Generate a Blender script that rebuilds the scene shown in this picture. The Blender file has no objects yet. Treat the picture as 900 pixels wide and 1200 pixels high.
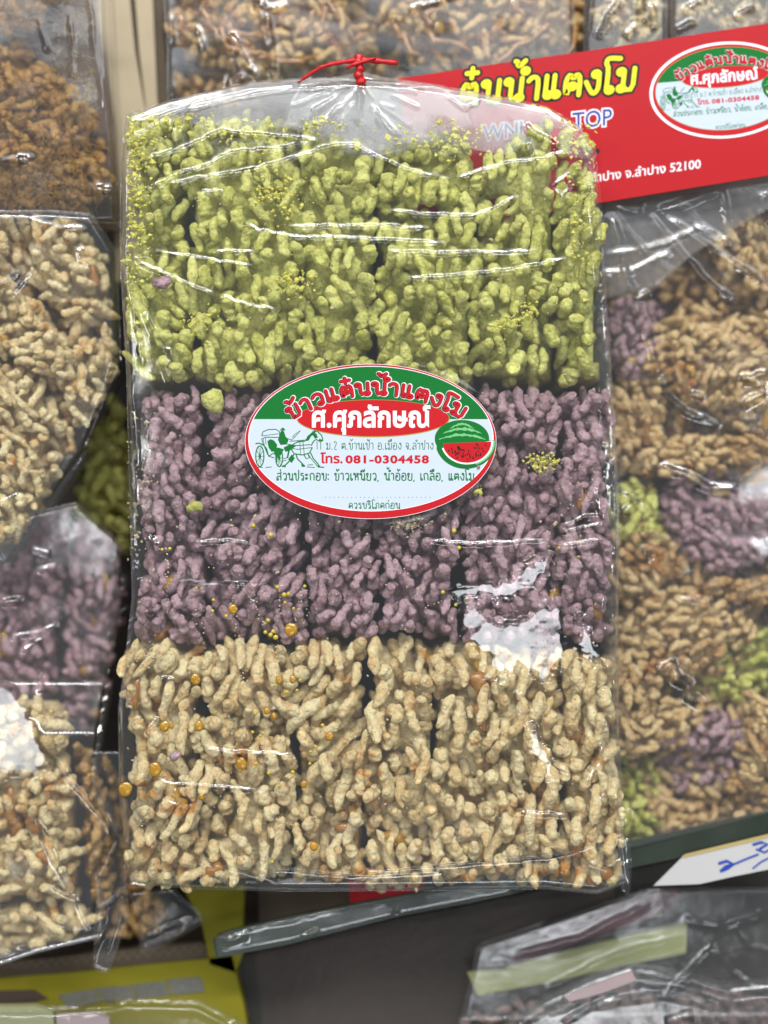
import bpy, math, random
import numpy as np
from mathutils import Vector, Matrix, Euler
from mathutils.geometry import tessellate_polygon, interpolate_bezier
random.seed(7); rng = np.random.default_rng(7)
S = 0.0003125            # metres per unit; the units are about a third of a millimetre
CZ = 1600.0              # height of the camera above the pack, in units
scene = bpy.context.scene
C = scene.collection

# ------------------------------------------------------------------ camera, world, lamps, exposure
cam = bpy.data.cameras.new('camera')
cam.sensor_fit = 'VERTICAL'; cam.sensor_height = 36; cam.sensor_width = 27
cam.lens = 48.0
cam.clip_start = 0.02; cam.clip_end = 30
cam.dof.use_dof = True; cam.dof.focus_distance = CZ * S; cam.dof.aperture_fstop = 2.4
co = bpy.data.objects.new('camera', cam); C.objects.link(co); co.location = (0, 0, CZ * S)
scene.camera = co
world = bpy.data.worlds.new('World'); scene.world = world; world.use_nodes = True
bg = world.node_tree.nodes['Background']; bg.inputs[0].default_value = (0.80, 0.90, 1.0, 1); bg.inputs[1].default_value = 0.13
def lamp(name, loc, size, power, col=(1, 0.97, 0.92)):
    l = bpy.data.lights.new(name, 'AREA'); l.shape = 'RECTANGLE'; l.size, l.size_y = size; l.energy = power; l.color = col
    o = bpy.data.objects.new(name, l); C.objects.link(o); o.location = loc
    d = (Vector((0, 0, 0)) - Vector(loc)).normalized()
    o.rotation_euler = d.to_track_quat('-Z', 'Y').to_euler()
    return o
LAMP = (0.15, -1.05, 2.0)
lamp('ceiling_lamp', LAMP, (0.74, 0.34), 5.2, (0.95, 0.98, 1.0))
lamp('ceiling_tube', (0.0, 1.75, 1.7), (2.4, 0.14), 68, (1, 0.98, 0.95))
lamp('added_sheen_panel', (0.3, 1.35, 2.1), (2.2, 1.0), 15, (0.93, 0.97, 1.0))  # broad dim light added to lay soft grey sheens on the film
lamp('added_crease_tube_left', (-1.35, 0.4, 1.6), (0.08, 2.0), 10, (1, 0.97, 0.93))  # side light added so upright creases in the film catch highlights
lamp('added_crease_tube_right', (1.65, 0.1, 1.8), (0.08, 2.0), 9, (0.95, 0.98, 1.0))  # opposite side light, also added for the upright creases
scene.view_settings.view_transform = 'Standard'; scene.view_settings.look = 'None'
scene.view_settings.exposure = 0.16; scene.view_settings.gamma = 1.0
scene.render.engine = 'CYCLES'
cy = scene.cycles
cy.use_denoising = True; cy.max_bounces = 8; cy.transparent_max_bounces = 24; cy.caustics_reflective = False; cy.caustics_refractive = False
cy.diffuse_bounces = 3; cy.glossy_bounces = 4; cy.transmission_bounces = 6; cy.sample_clamp_indirect = 4

# ------------------------------------------------------------------ materials
MATS = {}
def new_mat(name):
    m = bpy.data.materials.new(name); m.use_nodes = True; nt = m.node_tree; nt.nodes.clear()
    out = nt.nodes.new('ShaderNodeOutputMaterial'); MATS[name] = m
    return m, nt, out
def N(nt, t, **kw):
    n = nt.nodes.new(t)
    for k, v in kw.items():
        if hasattr(n, k): setattr(n, k, v)
        else: n.inputs[k.replace('_', ' ')].default_value = v
    return n
def c4(c): return (c[0], c[1], c[2], 1)
def mixc(nt, f, a, b, mode='MIX'):
    n = nt.nodes.new('ShaderNodeMix'); n.data_type = 'RGBA'; n.blend_type = mode
    for s, v in ((0, f), (6, a), (7, b)):
        if hasattr(v, 'links'): nt.links.new(v, n.inputs[s])
        elif s == 0: n.inputs[0].default_value = v
        else: n.inputs[s].default_value = c4(v)
    return n.outputs[2]
def rampf(nt, src, a, b):
    n = nt.nodes.new('ShaderNodeMapRange'); n.inputs[1].default_value = a; n.inputs[2].default_value = b; n.clamp = True
    nt.links.new(src, n.inputs[0]); return n.outputs[0]
def noise(nt, vec, scale, detail=3, rough=0.55):
    n = nt.nodes.new('ShaderNodeTexNoise'); n.inputs['Scale'].default_value = scale; n.inputs['Detail'].default_value = detail
    n.inputs['Roughness'].default_value = rough
    if vec is not None: nt.links.new(vec, n.inputs['Vector'])
    return n.outputs[0]

def rice_mat(name, base, light, brown, stain=0.62, other=None, sss=0.3, rough=0.42):
    m, nt, out = new_mat(name)
    geo = nt.nodes.new('ShaderNodeNewGeometry'); pos = geo.outputs['Position']
    oi = nt.nodes.new('ShaderNodeObjectInfo'); rnd = oi.outputs['Random']
    c = mixc(nt, rnd, base, light)
    n1 = noise(nt, pos, 420, 3)
    c = mixc(nt, rampf(nt, n1, 0.42, 0.75), c, [min(1, v * 1.18) for v in light])
    # wandering syrup stains
    n2 = noise(nt, pos, 62, 4, 0.65)
    c = mixc(nt, rampf(nt, n2, stain, stain + 0.12), c, brown)
    n4 = noise(nt, pos, 900, 2, 0.6)
    c = mixc(nt, rampf(nt, n4, 0.60, 0.72), c, [b * 0.6 + g * 0.4 for b, g in zip(brown, base)])
    tc = nt.nodes.new('ShaderNodeTexCoord'); sp = nt.nodes.new('ShaderNodeSeparateXYZ'); nt.links.new(tc.outputs['Generated'], sp.inputs[0])
    ab = nt.nodes.new('ShaderNodeMath'); ab.operation = 'SUBTRACT'; ab.inputs[1].default_value = 0.5; nt.links.new(sp.outputs[0], ab.inputs[0])
    aa = nt.nodes.new('ShaderNodeMath'); aa.operation = 'ABSOLUTE'; nt.links.new(ab.outputs[0], aa.inputs[0])
    tm = nt.nodes.new('ShaderNodeMath'); tm.operation = 'MULTIPLY'; nt.links.new(rampf(nt, aa.outputs[0], 0.34, 0.50), tm.inputs[0]); nt.links.new(rampf(nt, noise(nt, pos, 260, 2), 0.40, 0.62), tm.inputs[1])
    tn = nt.nodes.new('ShaderNodeMath'); tn.operation = 'MULTIPLY'; tn.inputs[1].default_value = 0.28; nt.links.new(tm.outputs[0], tn.inputs[0])
    c = mixc(nt, tn.outputs[0], c, [b * 0.55 + g * 0.45 for b, g in zip(brown, base)])
    if other:
        n3 = noise(nt, pos, 48, 2)
        c = mixc(nt, rampf(nt, n3, 0.70, 0.74), c, other)
    p = N(nt, 'ShaderNodeBsdfPrincipled'); nt.links.new(c, p.inputs['Base Color'])
    nr = rampf(nt, noise(nt, pos, 700, 2), 0.3, 0.7)
    mr = nt.nodes.new('ShaderNodeMapRange'); mr.inputs[3].default_value = rough - 0.15; mr.inputs[4].default_value = rough + 0.2
    nt.links.new(nr, mr.inputs[0]); nt.links.new(mr.outputs[0], p.inputs['Roughness'])
    p.inputs['Specular IOR Level'].default_value = 0.5
    p.inputs['Subsurface Weight'].default_value = sss
    p.inputs['Subsurface Radius'].default_value = (1.0, 0.75, 0.4); p.inputs['Subsurface Scale'].default_value = 0.0022
    b1 = nt.nodes.new('ShaderNodeBump'); b1.inputs['Distance'].default_value = 0.0018; b1.inputs['Strength'].default_value = 0.8
    nt.links.new(noise(nt, pos, 1000, 5, 0.68), b1.inputs['Height'])
    b2 = nt.nodes.new('ShaderNodeBump'); b2.inputs['Distance'].default_value = 0.0016; b2.inputs['Strength'].default_value = 0.6
    v = nt.nodes.new('ShaderNodeTexVoronoi'); v.inputs['Scale'].default_value = 480; nt.links.new(pos, v.inputs['Vector'])
    inv = nt.nodes.new('ShaderNodeMath'); inv.operation = 'SUBTRACT'; inv.inputs[0].default_value = 1; nt.links.new(v.outputs['Distance'], inv.inputs[1])
    nt.links.new(inv.outputs[0], b2.inputs['Height']); nt.links.new(b1.outputs[0], b2.inputs['Normal'])
    nt.links.new(b2.outputs[0], p.inputs['Normal']); nt.links.new(p.outputs[0], out.inputs[0])
    return m
GREEN = rice_mat('green_rice', (0.48, 0.49, 0.085), (0.80, 0.80, 0.26), (0.42, 0.27, 0.07), 0.66)
PURPLE = rice_mat('purple_rice', (0.30, 0.178, 0.202), (0.58, 0.40, 0.45), (0.25, 0.11, 0.055), 0.66)
TAN = rice_mat('tan_rice', (0.76, 0.53, 0.24), (0.94, 0.77, 0.46), (0.62, 0.29, 0.055), 0.56)
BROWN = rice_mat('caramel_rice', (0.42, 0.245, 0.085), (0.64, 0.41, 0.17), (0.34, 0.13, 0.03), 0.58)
FLOSS = rice_mat('floss_rice', (0.42, 0.20, 0.045), (0.58, 0.34, 0.10), (0.25, 0.09, 0.02), 0.6)
TANP = rice_mat('tan_rice_purple_flecked', (0.58, 0.37, 0.15), (0.82, 0.62, 0.33), (0.42, 0.17, 0.035), 0.56, (0.17, 0.075, 0.105))
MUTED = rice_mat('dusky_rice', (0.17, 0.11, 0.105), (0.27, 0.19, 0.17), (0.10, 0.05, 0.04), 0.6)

TOPTAN = rice_mat('golden_rice', (0.52, 0.32, 0.11), (0.76, 0.55, 0.26), (0.40, 0.14, 0.02), 0.52)
def film_mat(name, haze=0.02, tint=(0.97, 0.975, 0.97), rough=0.05, bump=0.25, hazecol=(0.8, 0.82, 0.85)):
    m, nt, out = new_mat(name)
    lw = nt.nodes.new('ShaderNodeLayerWeight'); lw.inputs[0].default_value = 0.5
    geo = nt.nodes.new('ShaderNodeNewGeometry')
    bp = nt.nodes.new('ShaderNodeBump'); bp.inputs['Distance'].default_value = 0.0006; bp.inputs['Strength'].default_value = bump
    nt.links.new(noise(nt, geo.outputs['Position'], 160, 3), bp.inputs['Height'])
    nt.links.new(bp.outputs[0], lw.inputs['Normal'])
    pw = nt.nodes.new('ShaderNodeMath'); pw.operation = 'POWER'; pw.inputs[1].default_value = 4.5; nt.links.new(lw.outputs['Facing'], pw.inputs[0])
    ml = nt.nodes.new('ShaderNodeMath'); ml.operation = 'MULTIPLY_ADD'; ml.inputs[1].default_value = 0.80; ml.inputs[2].default_value = 0.085
    nt.links.new(pw.outputs[0], ml.inputs[0])
    tr = N(nt, 'ShaderNodeBsdfTransparent'); tr.inputs[0].default_value = c4(tint)
    gl = N(nt, 'ShaderNodeBsdfGlossy'); gl.inputs['Roughness'].default_value = rough; gl.inputs[0].default_value = (0.97, 0.98, 1, 1)
    rg = nt.nodes.new('ShaderNodeMapRange'); rg.inputs[1].default_value = 0.35; rg.inputs[2].default_value = 0.7; rg.inputs[3].default_value = rough; rg.inputs[4].default_value = rough + 0.13
    nt.links.new(noise(nt, geo.outputs['Position'], 90, 3), rg.inputs[0]); nt.links.new(rg.outputs[0], gl.inputs['Roughness'])
    nt.links.new(bp.outputs[0], gl.inputs['Normal'])
    df = N(nt, 'ShaderNodeBsdfDiffuse'); df.inputs[0].default_value = c4(hazecol)
    m1 = nt.nodes.new('ShaderNodeMixShader'); m1.inputs[0].default_value = haze
    nt.links.new(tr.outputs[0], m1.inputs[1]); nt.links.new(df.outputs[0], m1.inputs[2])
    m2 = nt.nodes.new('ShaderNodeMixShader'); nt.links.new(ml.outputs[0], m2.inputs[0])
    nt.links.new(m1.outputs[0], m2.inputs[1]); nt.links.new(gl.outputs[0], m2.inputs[2]); nt.links.new(m2.outputs[0], out.inputs[0])
    return m
FILM = film_mat('clear_film', 0.02, bump=0.05)
FILM_NECK = film_mat('gathered_film', 0.22, rough=0.12, bump=0.15, hazecol=(0.62, 0.60, 0.60))
FILM_BACK = film_mat('soft_film', 0.03, rough=0.08, bump=0.12)
FILM_MILK = film_mat('milky_film', 0.22, rough=0.12, bump=0.15, hazecol=(0.50, 0.47, 0.47))
FILM_FOLD = film_mat('cloudy_fold_film', 0.42, rough=0.12, bump=0.15, hazecol=(0.42, 0.40, 0.40))
FILM_DULL = film_mat('dull_film', 0.03, rough=0.10, bump=0.2)

def plain(name, col, rough=0.5, spec=0.4, var=0.12, bump=0.0, scale=60, coat=0.0, trans=0.0, alpha=1.0):
    m, nt, out = new_mat(name)
    p = N(nt, 'ShaderNodeBsdfPrincipled')
    geo = nt.nodes.new('ShaderNodeNewGeometry'); n = noise(nt, geo.outputs['Position'], scale, 4)
    c = mixc(nt, n, [v * (1 - var) for v in col], [min(1, v * (1 + var)) for v in col])
    nt.links.new(c, p.inputs['Base Color'])
    p.inputs['Roughness'].default_value = rough; p.inputs['Specular IOR Level'].default_value = spec
    p.inputs['Coat Weight'].default_value = coat; p.inputs['Coat Roughness'].default_value = 0.08
    p.inputs['Transmission Weight'].default_value = trans; p.inputs['Alpha'].default_value = alpha
    if bump:
        b = nt.nodes.new('ShaderNodeBump'); b.inputs['Distance'].default_value = 0.0006; b.inputs['Strength'].default_value = bump
        nt.links.new(noise(nt, geo.outputs['Position'], scale * 12, 3), b.inputs['Height']); nt.links.new(b.outputs[0], p.inputs['Normal'])
    nt.links.new(p.outputs[0], out.inputs[0])
    return m
INK_RED = plain('red_ink', (0.50, 0.012, 0.018), 0.5, 0.15, 0.10, scale=900)
INK_WHITE = plain('white_print', (0.53, 0.61, 0.71), 0.5, 0.2, 0.02, scale=300)
INK_WHITE2 = plain('white_letter_ink', (0.82, 0.84, 0.90), 0.4, 0.3, 0.02, scale=300)
INK_GREEN = plain('green_ink', (0.005, 0.155, 0.025), 0.5, 0.15, 0.15, scale=900)
INK_LGREEN = plain('light_green_ink', (0.17, 0.50, 0.20), 0.4, 0.35, 0.1, scale=900)
INK_BLACK = plain('black_ink', (0.012, 0.010, 0.010), 0.4, 0.3, 0.05)
INK_OLIVE = plain('olive_ink', (0.35, 0.33, 0.08), 0.4, 0.3, 0.05)
INK_YELLOW = plain('yellow_ink', (0.80, 0.72, 0.01), 0.35, 0.4, 0.05)
INK_BLUE = plain('blue_ink', (0.035, 0.05, 0.30), 0.4, 0.35, 0.1)
PEN_BLUE = plain('pen_blue', (0.01, 0.05, 0.38), 0.4, 0.35, 0.2, scale=600)
CARD_RED = plain('red_card', (0.44, 0.012, 0.018), 0.5, 0.15, 0.08, 0.08, 40, coat=0.08)
TAPE_RED = plain('red_plastic', (0.55, 0.01, 0.015), 0.3, 0.5, 0.15, 0.3, 200)
SYRUP = plain('amber_syrup', (0.66, 0.36, 0.03), 0.12, 0.6, 0.3, 0.1, 200, coat=0.5, trans=0.45)
SYRUP_DARK = plain('dark_caramel', (0.50, 0.22, 0.04), 0.15, 0.5, 0.4, 0.2, 200, coat=0.6, trans=0.35)
SYRUP_RIM = plain('yellow_syrup_rim', (0.50, 0.40, 0.05), 0.2, 0.6, 0.2)
CRUMB = plain('yellow_sugar_crumb', (0.78, 0.74, 0.14), 0.5, 0.5, 0.25, 0.6, 500)
CRUMB_TAN = plain('pale_crumb', (0.62, 0.52, 0.33), 0.5, 0.4, 0.3, 0.6, 500)
BUBBLE = plain('tiny_bubble', (0.66, 0.62, 0.40), 0.2, 0.6, 0.2)
YELLOW_BOARD = plain('yellow_board', (0.19, 0.172, 0.012), 0.6, 0.15, 0.1, 0.2, 40)
GREY_PRINT = plain('grey_print', (0.13, 0.13, 0.115), 0.7, 0.08, 0.3, scale=400)
KRAFT = plain('kraft_board', (0.085, 0.065, 0.045), 0.7, 0.2, 0.2, 0.3, 80)
KRAFT_LIGHT = plain('corrugated_edge', (0.13, 0.105, 0.08), 0.7, 0.2, 0.3, 0.3, 300)
CREAM_BOARD = plain('cream_board', (0.42, 0.35, 0.245), 0.7, 0.2, 0.12, 0.3, 60)
BROWN_BOARD = plain('brown_board', (0.095, 0.058, 0.035), 0.5, 0.3, 0.4, 0.5, 60)
DARKBOARD = plain('dark_board', (0.06, 0.042, 0.033), 0.7, 0.2, 0.3, 0.3, 40)
TABLE = plain('dark_table', (0.030, 0.023, 0.020), 0.6, 0.3, 0.4, 0.3, 20)
PAPER = plain('white_paper', (0.50, 0.50, 0.50), 0.6, 0.2, 0.05, 0.1, 60)
PAPER_EDGE = plain('yellow_paper_edge', (0.45, 0.35, 0.14), 0.6, 0.2, 0.1)
PURPLE_CARD = plain('plum_wrapper', (0.105, 0.048, 0.058), 0.5, 0.2, 0.2, 0.3, 50)
GREEN_CARD = plain('pale_green_tag', (0.25, 0.265, 0.12), 0.5, 0.2, 0.12, 0.2, 60)
SMOKE = plain('smoky_plastic', (0.045, 0.044, 0.038), 0.3, 0.18, 0.6, 0.35, 22, alpha=0.45)
SMOKE_BAND = plain('greenish_plastic_edge', (0.036, 0.048, 0.038), 0.25, 0.2, 0.3, 0.2, 60, alpha=0.85)
SNACK_WRAP = plain('dim_pink_wrap', (0.30, 0.20, 0.19), 0.5, 0.3, 0.5, 0.6, 40)
PINK = plain('pink_label', (0.36, 0.28, 0.29), 0.5, 0.3, 0.1)
GREY_TUBE = plain('pale_olive_label', (0.30, 0.31, 0.17), 0.4, 0.3, 0.2)
SESAME = plain('sesame', (0.05, 0.04, 0.03), 0.5, 0.3, 0.3)

# ------------------------------------------------------------------ basic helpers
def K(z): return (CZ - z) / CZ
def W(px, py, z=0.0):
    k = K(z); return ((px - 450) * S * k, (600 - py) * S * k, z * S)
def WA(px, py, z):
    z = np.broadcast_to(np.asarray(z, float), np.shape(px)); k = (CZ - z) / CZ
    return np.stack([(px - 450) * S * k, (600 - py) * S * k, z * S], -1)
def mesh_obj(name, verts, faces, mat=None, parent=None, smooth=True, mats=None, fm=None):
    me = bpy.data.meshes.new(name)
    if isinstance(verts, np.ndarray) and isinstance(faces, np.ndarray):
        n, k = faces.shape
        me.vertices.add(len(verts)); me.vertices.foreach_set('co', verts.astype(np.float32).ravel())
        me.loops.add(n * k); me.loops.foreach_set('vertex_index', faces.astype(np.int32).ravel())
        me.polygons.add(n); me.polygons.foreach_set('loop_start', np.arange(0, n * k, k, dtype=np.int32))
        me.update(calc_edges=True)
    else:
        me.from_pydata([tuple(v) for v in verts], [], [tuple(f) for f in faces]); me.update()
    if smooth: me.polygons.foreach_set('use_smooth', np.ones(len(me.polygons), dtype=bool))
    for m in (mats or ([mat] if mat else [])): me.materials.append(m)
    if fm is not None: me.polygons.foreach_set('material_index', np.array(fm, dtype=np.int32))
    o = bpy.data.objects.new(name, me); C.objects.link(o)
    if parent is not None: o.parent = parent
    return o
def thing(name, label, cat, group=None):
    o = bpy.data.objects.new(name, None); C.objects.link(o); o.empty_display_size = 0.01
    tag(o, label, cat, group); return o
def tag(o, label, cat, group=None):
    o['label'] = label; o['category'] = cat
    if group: o['group'] = group
    return o
def poly_extrude(name, poly, z0, depth, mat, parent=None, tilt=(0, 0), smooth=False, bevel=0.0):
    """outline given at its front height z0, real thickness below it"""
    cx = sum(p[0] for p in poly) / len(poly); cyy = sum(p[1] for p in poly) / len(poly)
    n = len(poly); v = []
    for dz in (0, -depth):
        for p in poly:
            zf = z0 + tilt[0] * (p[0] - cx) + tilt[1] * (p[1] - cyy)
            x, y, _ = W(p[0], p[1], zf); v.append((x, y, (zf + dz) * S))
    tess = tessellate_polygon([[Vector((p[0], p[1], 0)) for p in poly]])
    area = sum(poly[i][0] * poly[(i + 1) % n][1] - poly[(i + 1) % n][0] * poly[i][1] for i in range(n))
    f = []
    for t in tess:
        a, b, c = [Vector(v[i]) for i in t]
        up = (b - a).cross(c - a).z > 0
        t = t if up else t[::-1]
        f.append(t); f.append(tuple(i + n for i in t[::-1]))
    for i in range(n):
        j = (i + 1) % n; q = (i, j, j + n, i + n)
        f.append(q if area > 0 else q[::-1])
    return mesh_obj(name, v, f, mat, parent, smooth)
def tube_path(pts3, rads, seg=8):
    pts = [Vector(p) for p in pts3]; v = []; f = []
    for i, p in enumerate(pts):
        d = (pts[min(i + 1, len(pts) - 1)] - pts[max(i - 1, 0)]).normalized()
        a = d.orthogonal().normalized() if i == 0 else (pa - d * pa.dot(d)).normalized()
        pa = a; b = d.cross(a)
        r = rads[i] if hasattr(rads, '__len__') else rads
        for k in range(seg):
            t = 2 * math.pi * k / seg; v.append(p + (a * math.cos(t) + b * math.sin(t)) * r)
    for i in range(len(pts) - 1):
        for k in range(seg):
            f.append((i * seg + k, i * seg + (k + 1) % seg, (i + 1) * seg + (k + 1) % seg, (i + 1) * seg + k))
    f.append(tuple(range(seg))[::-1]); f.append(tuple((len(pts) - 1) * seg + k for k in range(seg)))
    return v, f

# smooth value noise on numpy arrays
def vnoise(x, y, lam, seed):
    r = np.random.default_rng(seed); T = r.random((64, 64))
    u = x / lam + 1000.37; v = y / lam + 1000.71
    i = np.floor(u).astype(int); j = np.floor(v).astype(int); fu = u - i; fv = v - j
    fu = fu * fu * fu * (fu * (fu * 6 - 15) + 10); fv = fv * fv * fv * (fv * (fv * 6 - 15) + 10)
    g = lambda a, b: T[a % 64, b % 64]
    return ((g(i, j) * (1 - fu) + g(i + 1, j) * fu) * (1 - fv) + (g(i, j + 1) * (1 - fu) + g(i + 1, j + 1) * fu) * fv) * 2 - 1
def seg_dist(X, Y, pts):
    best = np.full(X.shape, 1e9); tt = np.zeros(X.shape); L = 0
    ls = [math.dist(pts[i], pts[i + 1]) for i in range(len(pts) - 1)]; tot = sum(ls)
    for i in range(len(pts) - 1):
        ax, ay = pts[i]; bx, by = pts[i + 1]; dx, dy = bx - ax, by - ay; l2 = dx * dx + dy * dy + 1e-9
        t = np.clip(((X - ax) * dx + (Y - ay) * dy) / l2, 0, 1)
        d = np.hypot(X - ax - t * dx, Y - ay - t * dy)
        m = d < best; best = np.where(m, d, best); tt = np.where(m, (L + t * ls[i]) / tot, tt); L += ls[i]
    return best, tt
def in_poly(X, Y, poly):
    c = np.zeros(np.shape(X), bool); n = len(poly)
    for i in range(n):
        x1, y1 = poly[i]; x2, y2 = poly[(i + 1) % n]
        if y1 == y2: continue
        c ^= ((y1 > Y) != (y2 > Y)) & (X < (x2 - x1) * (Y - y1) / (y2 - y1) + x1)
    return c

# ------------------------------------------------------------------ puffed rice grains (shared meshes)
def grain_mesh(i, L, R, seg=9, rings=13):
    r = random.Random(100 + i); v = []; f = []
    nb = r.choice([2, 3, 3, 4, 5]); ph = r.random() * 6.28; bend = r.uniform(-0.16, 0.16) * L; bend2 = r.uniform(-0.06, 0.06) * L
    sk = r.uniform(-0.25, 0.25); lob = [(r.uniform(0, 6.28), r.uniform(0.03, 0.10), r.uniform(0, 6.28)) for _ in range(3)]
    for a in range(rings):
        t = -1 + 2 * a / (rings - 1); t = math.sin(t * math.pi / 2) * 0.5 + t * 0.5
        env = max(0.0, 1 - abs(t) ** 3.6) ** 0.5 * (1 + sk * t)
        rr = R * env * (1 + 0.13 * math.sin(t * nb * 1.57 * 1.3 + ph) + r.uniform(-0.05, 0.05))
        rr = max(rr, R * 0.12)
        cyv = bend * (t * t - 0.4); cz = bend2 * math.sin(t * 3)
        for k in range(seg):
            th = 2 * math.pi * k / seg
            q = rr * (1 + sum(am * math.sin(n_ * th + p + 2.2 * t * (n_ + 1)) for (p, am, _), n_ in zip(lob, (1, 2, 3))) + r.uniform(-0.05, 0.05))
            v.append(((t * L * 0.5) * S, (cyv + q * math.cos(th)) * S, (cz + q * math.sin(th)) * S))
    for a in range(rings - 1):
        for k in range(seg):
            f.append((a * seg + k, a * seg + (k + 1) % seg, (a + 1) * seg + (k + 1) % seg, (a + 1) * seg + k))
    v.append((-L * 0.5 * S * 1.02, bend * 0.6 * S, 0)); v.append((L * 0.5 * S * 1.02, bend * 0.6 * S, 0))
    n0 = rings * seg
    for k in range(seg):
        f.append((n0, (k + 1) % seg, k)); f.append((n0 + 1, (rings - 1) * seg + k, (rings - 1) * seg + (k + 1) % seg))
    me = bpy.data.meshes.new('rice_grain'); me.from_pydata(v, [], [q[::-1] for q in f]); me.update()
    me.polygons.foreach_set('use_smooth', np.ones(len(me.polygons), dtype=bool))
    return me
def grain_set(mat, k0, n=18):
    out = []
    for i in range(n):
        rr = random.Random(k0 * 50 + i)
        L = rr.uniform(24, 48); R = rr.uniform(4.8, 7.2)
        if i % 6 == 0: L = rr.uniform(15, 22)
        me = grain_mesh(k0 * 50 + i, L, R); me['len'] = L; me['rad'] = R; me.materials.append(mat); out.append(me)
    return out
GR = {id(m): grain_set(m, k) for k, m in enumerate((GREEN, PURPLE, TAN, BROWN, FLOSS, TANP, MUTED, TOPTAN))}

def profile(X, Y, poly, z0, tilt, drop, er, seed=0, rough=2.5):
    pl = list(poly) + [poly[0]]
    d, _ = seg_dist(X, Y, pl); ins = in_poly(X, Y, poly); d = np.where(ins, d, 0)
    cx = np.mean([p[0] for p in poly]); cyy = np.mean([p[1] for p in poly])
    z = z0 + tilt[0] * (X - cx) + tilt[1] * (Y - cyy) - drop * (1 - np.clip(d / er, 0, 1)) ** 2.2
    if len(tilt) > 2:
        ys = [q_[1] for q_ in poly]; ye = np.minimum(Y - min(ys), max(ys) - Y); z = z - tilt[2] * (1 - np.clip(ye / 62, 0, 1)) ** 2
    z = z - 26 * np.clip((vnoise(X, Y, 40, seed + 77) - 0.28) / 0.3, 0, 1)
    return z + rough * 2 * vnoise(X, Y, 38, seed + 5) + rough * vnoise(X, Y, 17, seed + 9), d, ins

def ellipse(cx, cyy, rx, ry, rot=0, n=22, wob=0.06, seed=0):
    r = random.Random(seed + int(cx * 7 + cyy)); p1 = r.random() * 6; p2 = r.random() * 6; o = []
    for i in range(n):
        t = 2 * math.pi * i / n; q = 1 + wob * math.sin(3 * t + p1) + wob * 0.6 * math.sin(5 * t + p2)
        x, y = rx * q * math.cos(t), ry * q * math.sin(t); c, s = math.cos(rot), math.sin(rot)
        o.append((cx + x * c - y * s, cyy + x * s + y * c))
    return o

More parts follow.
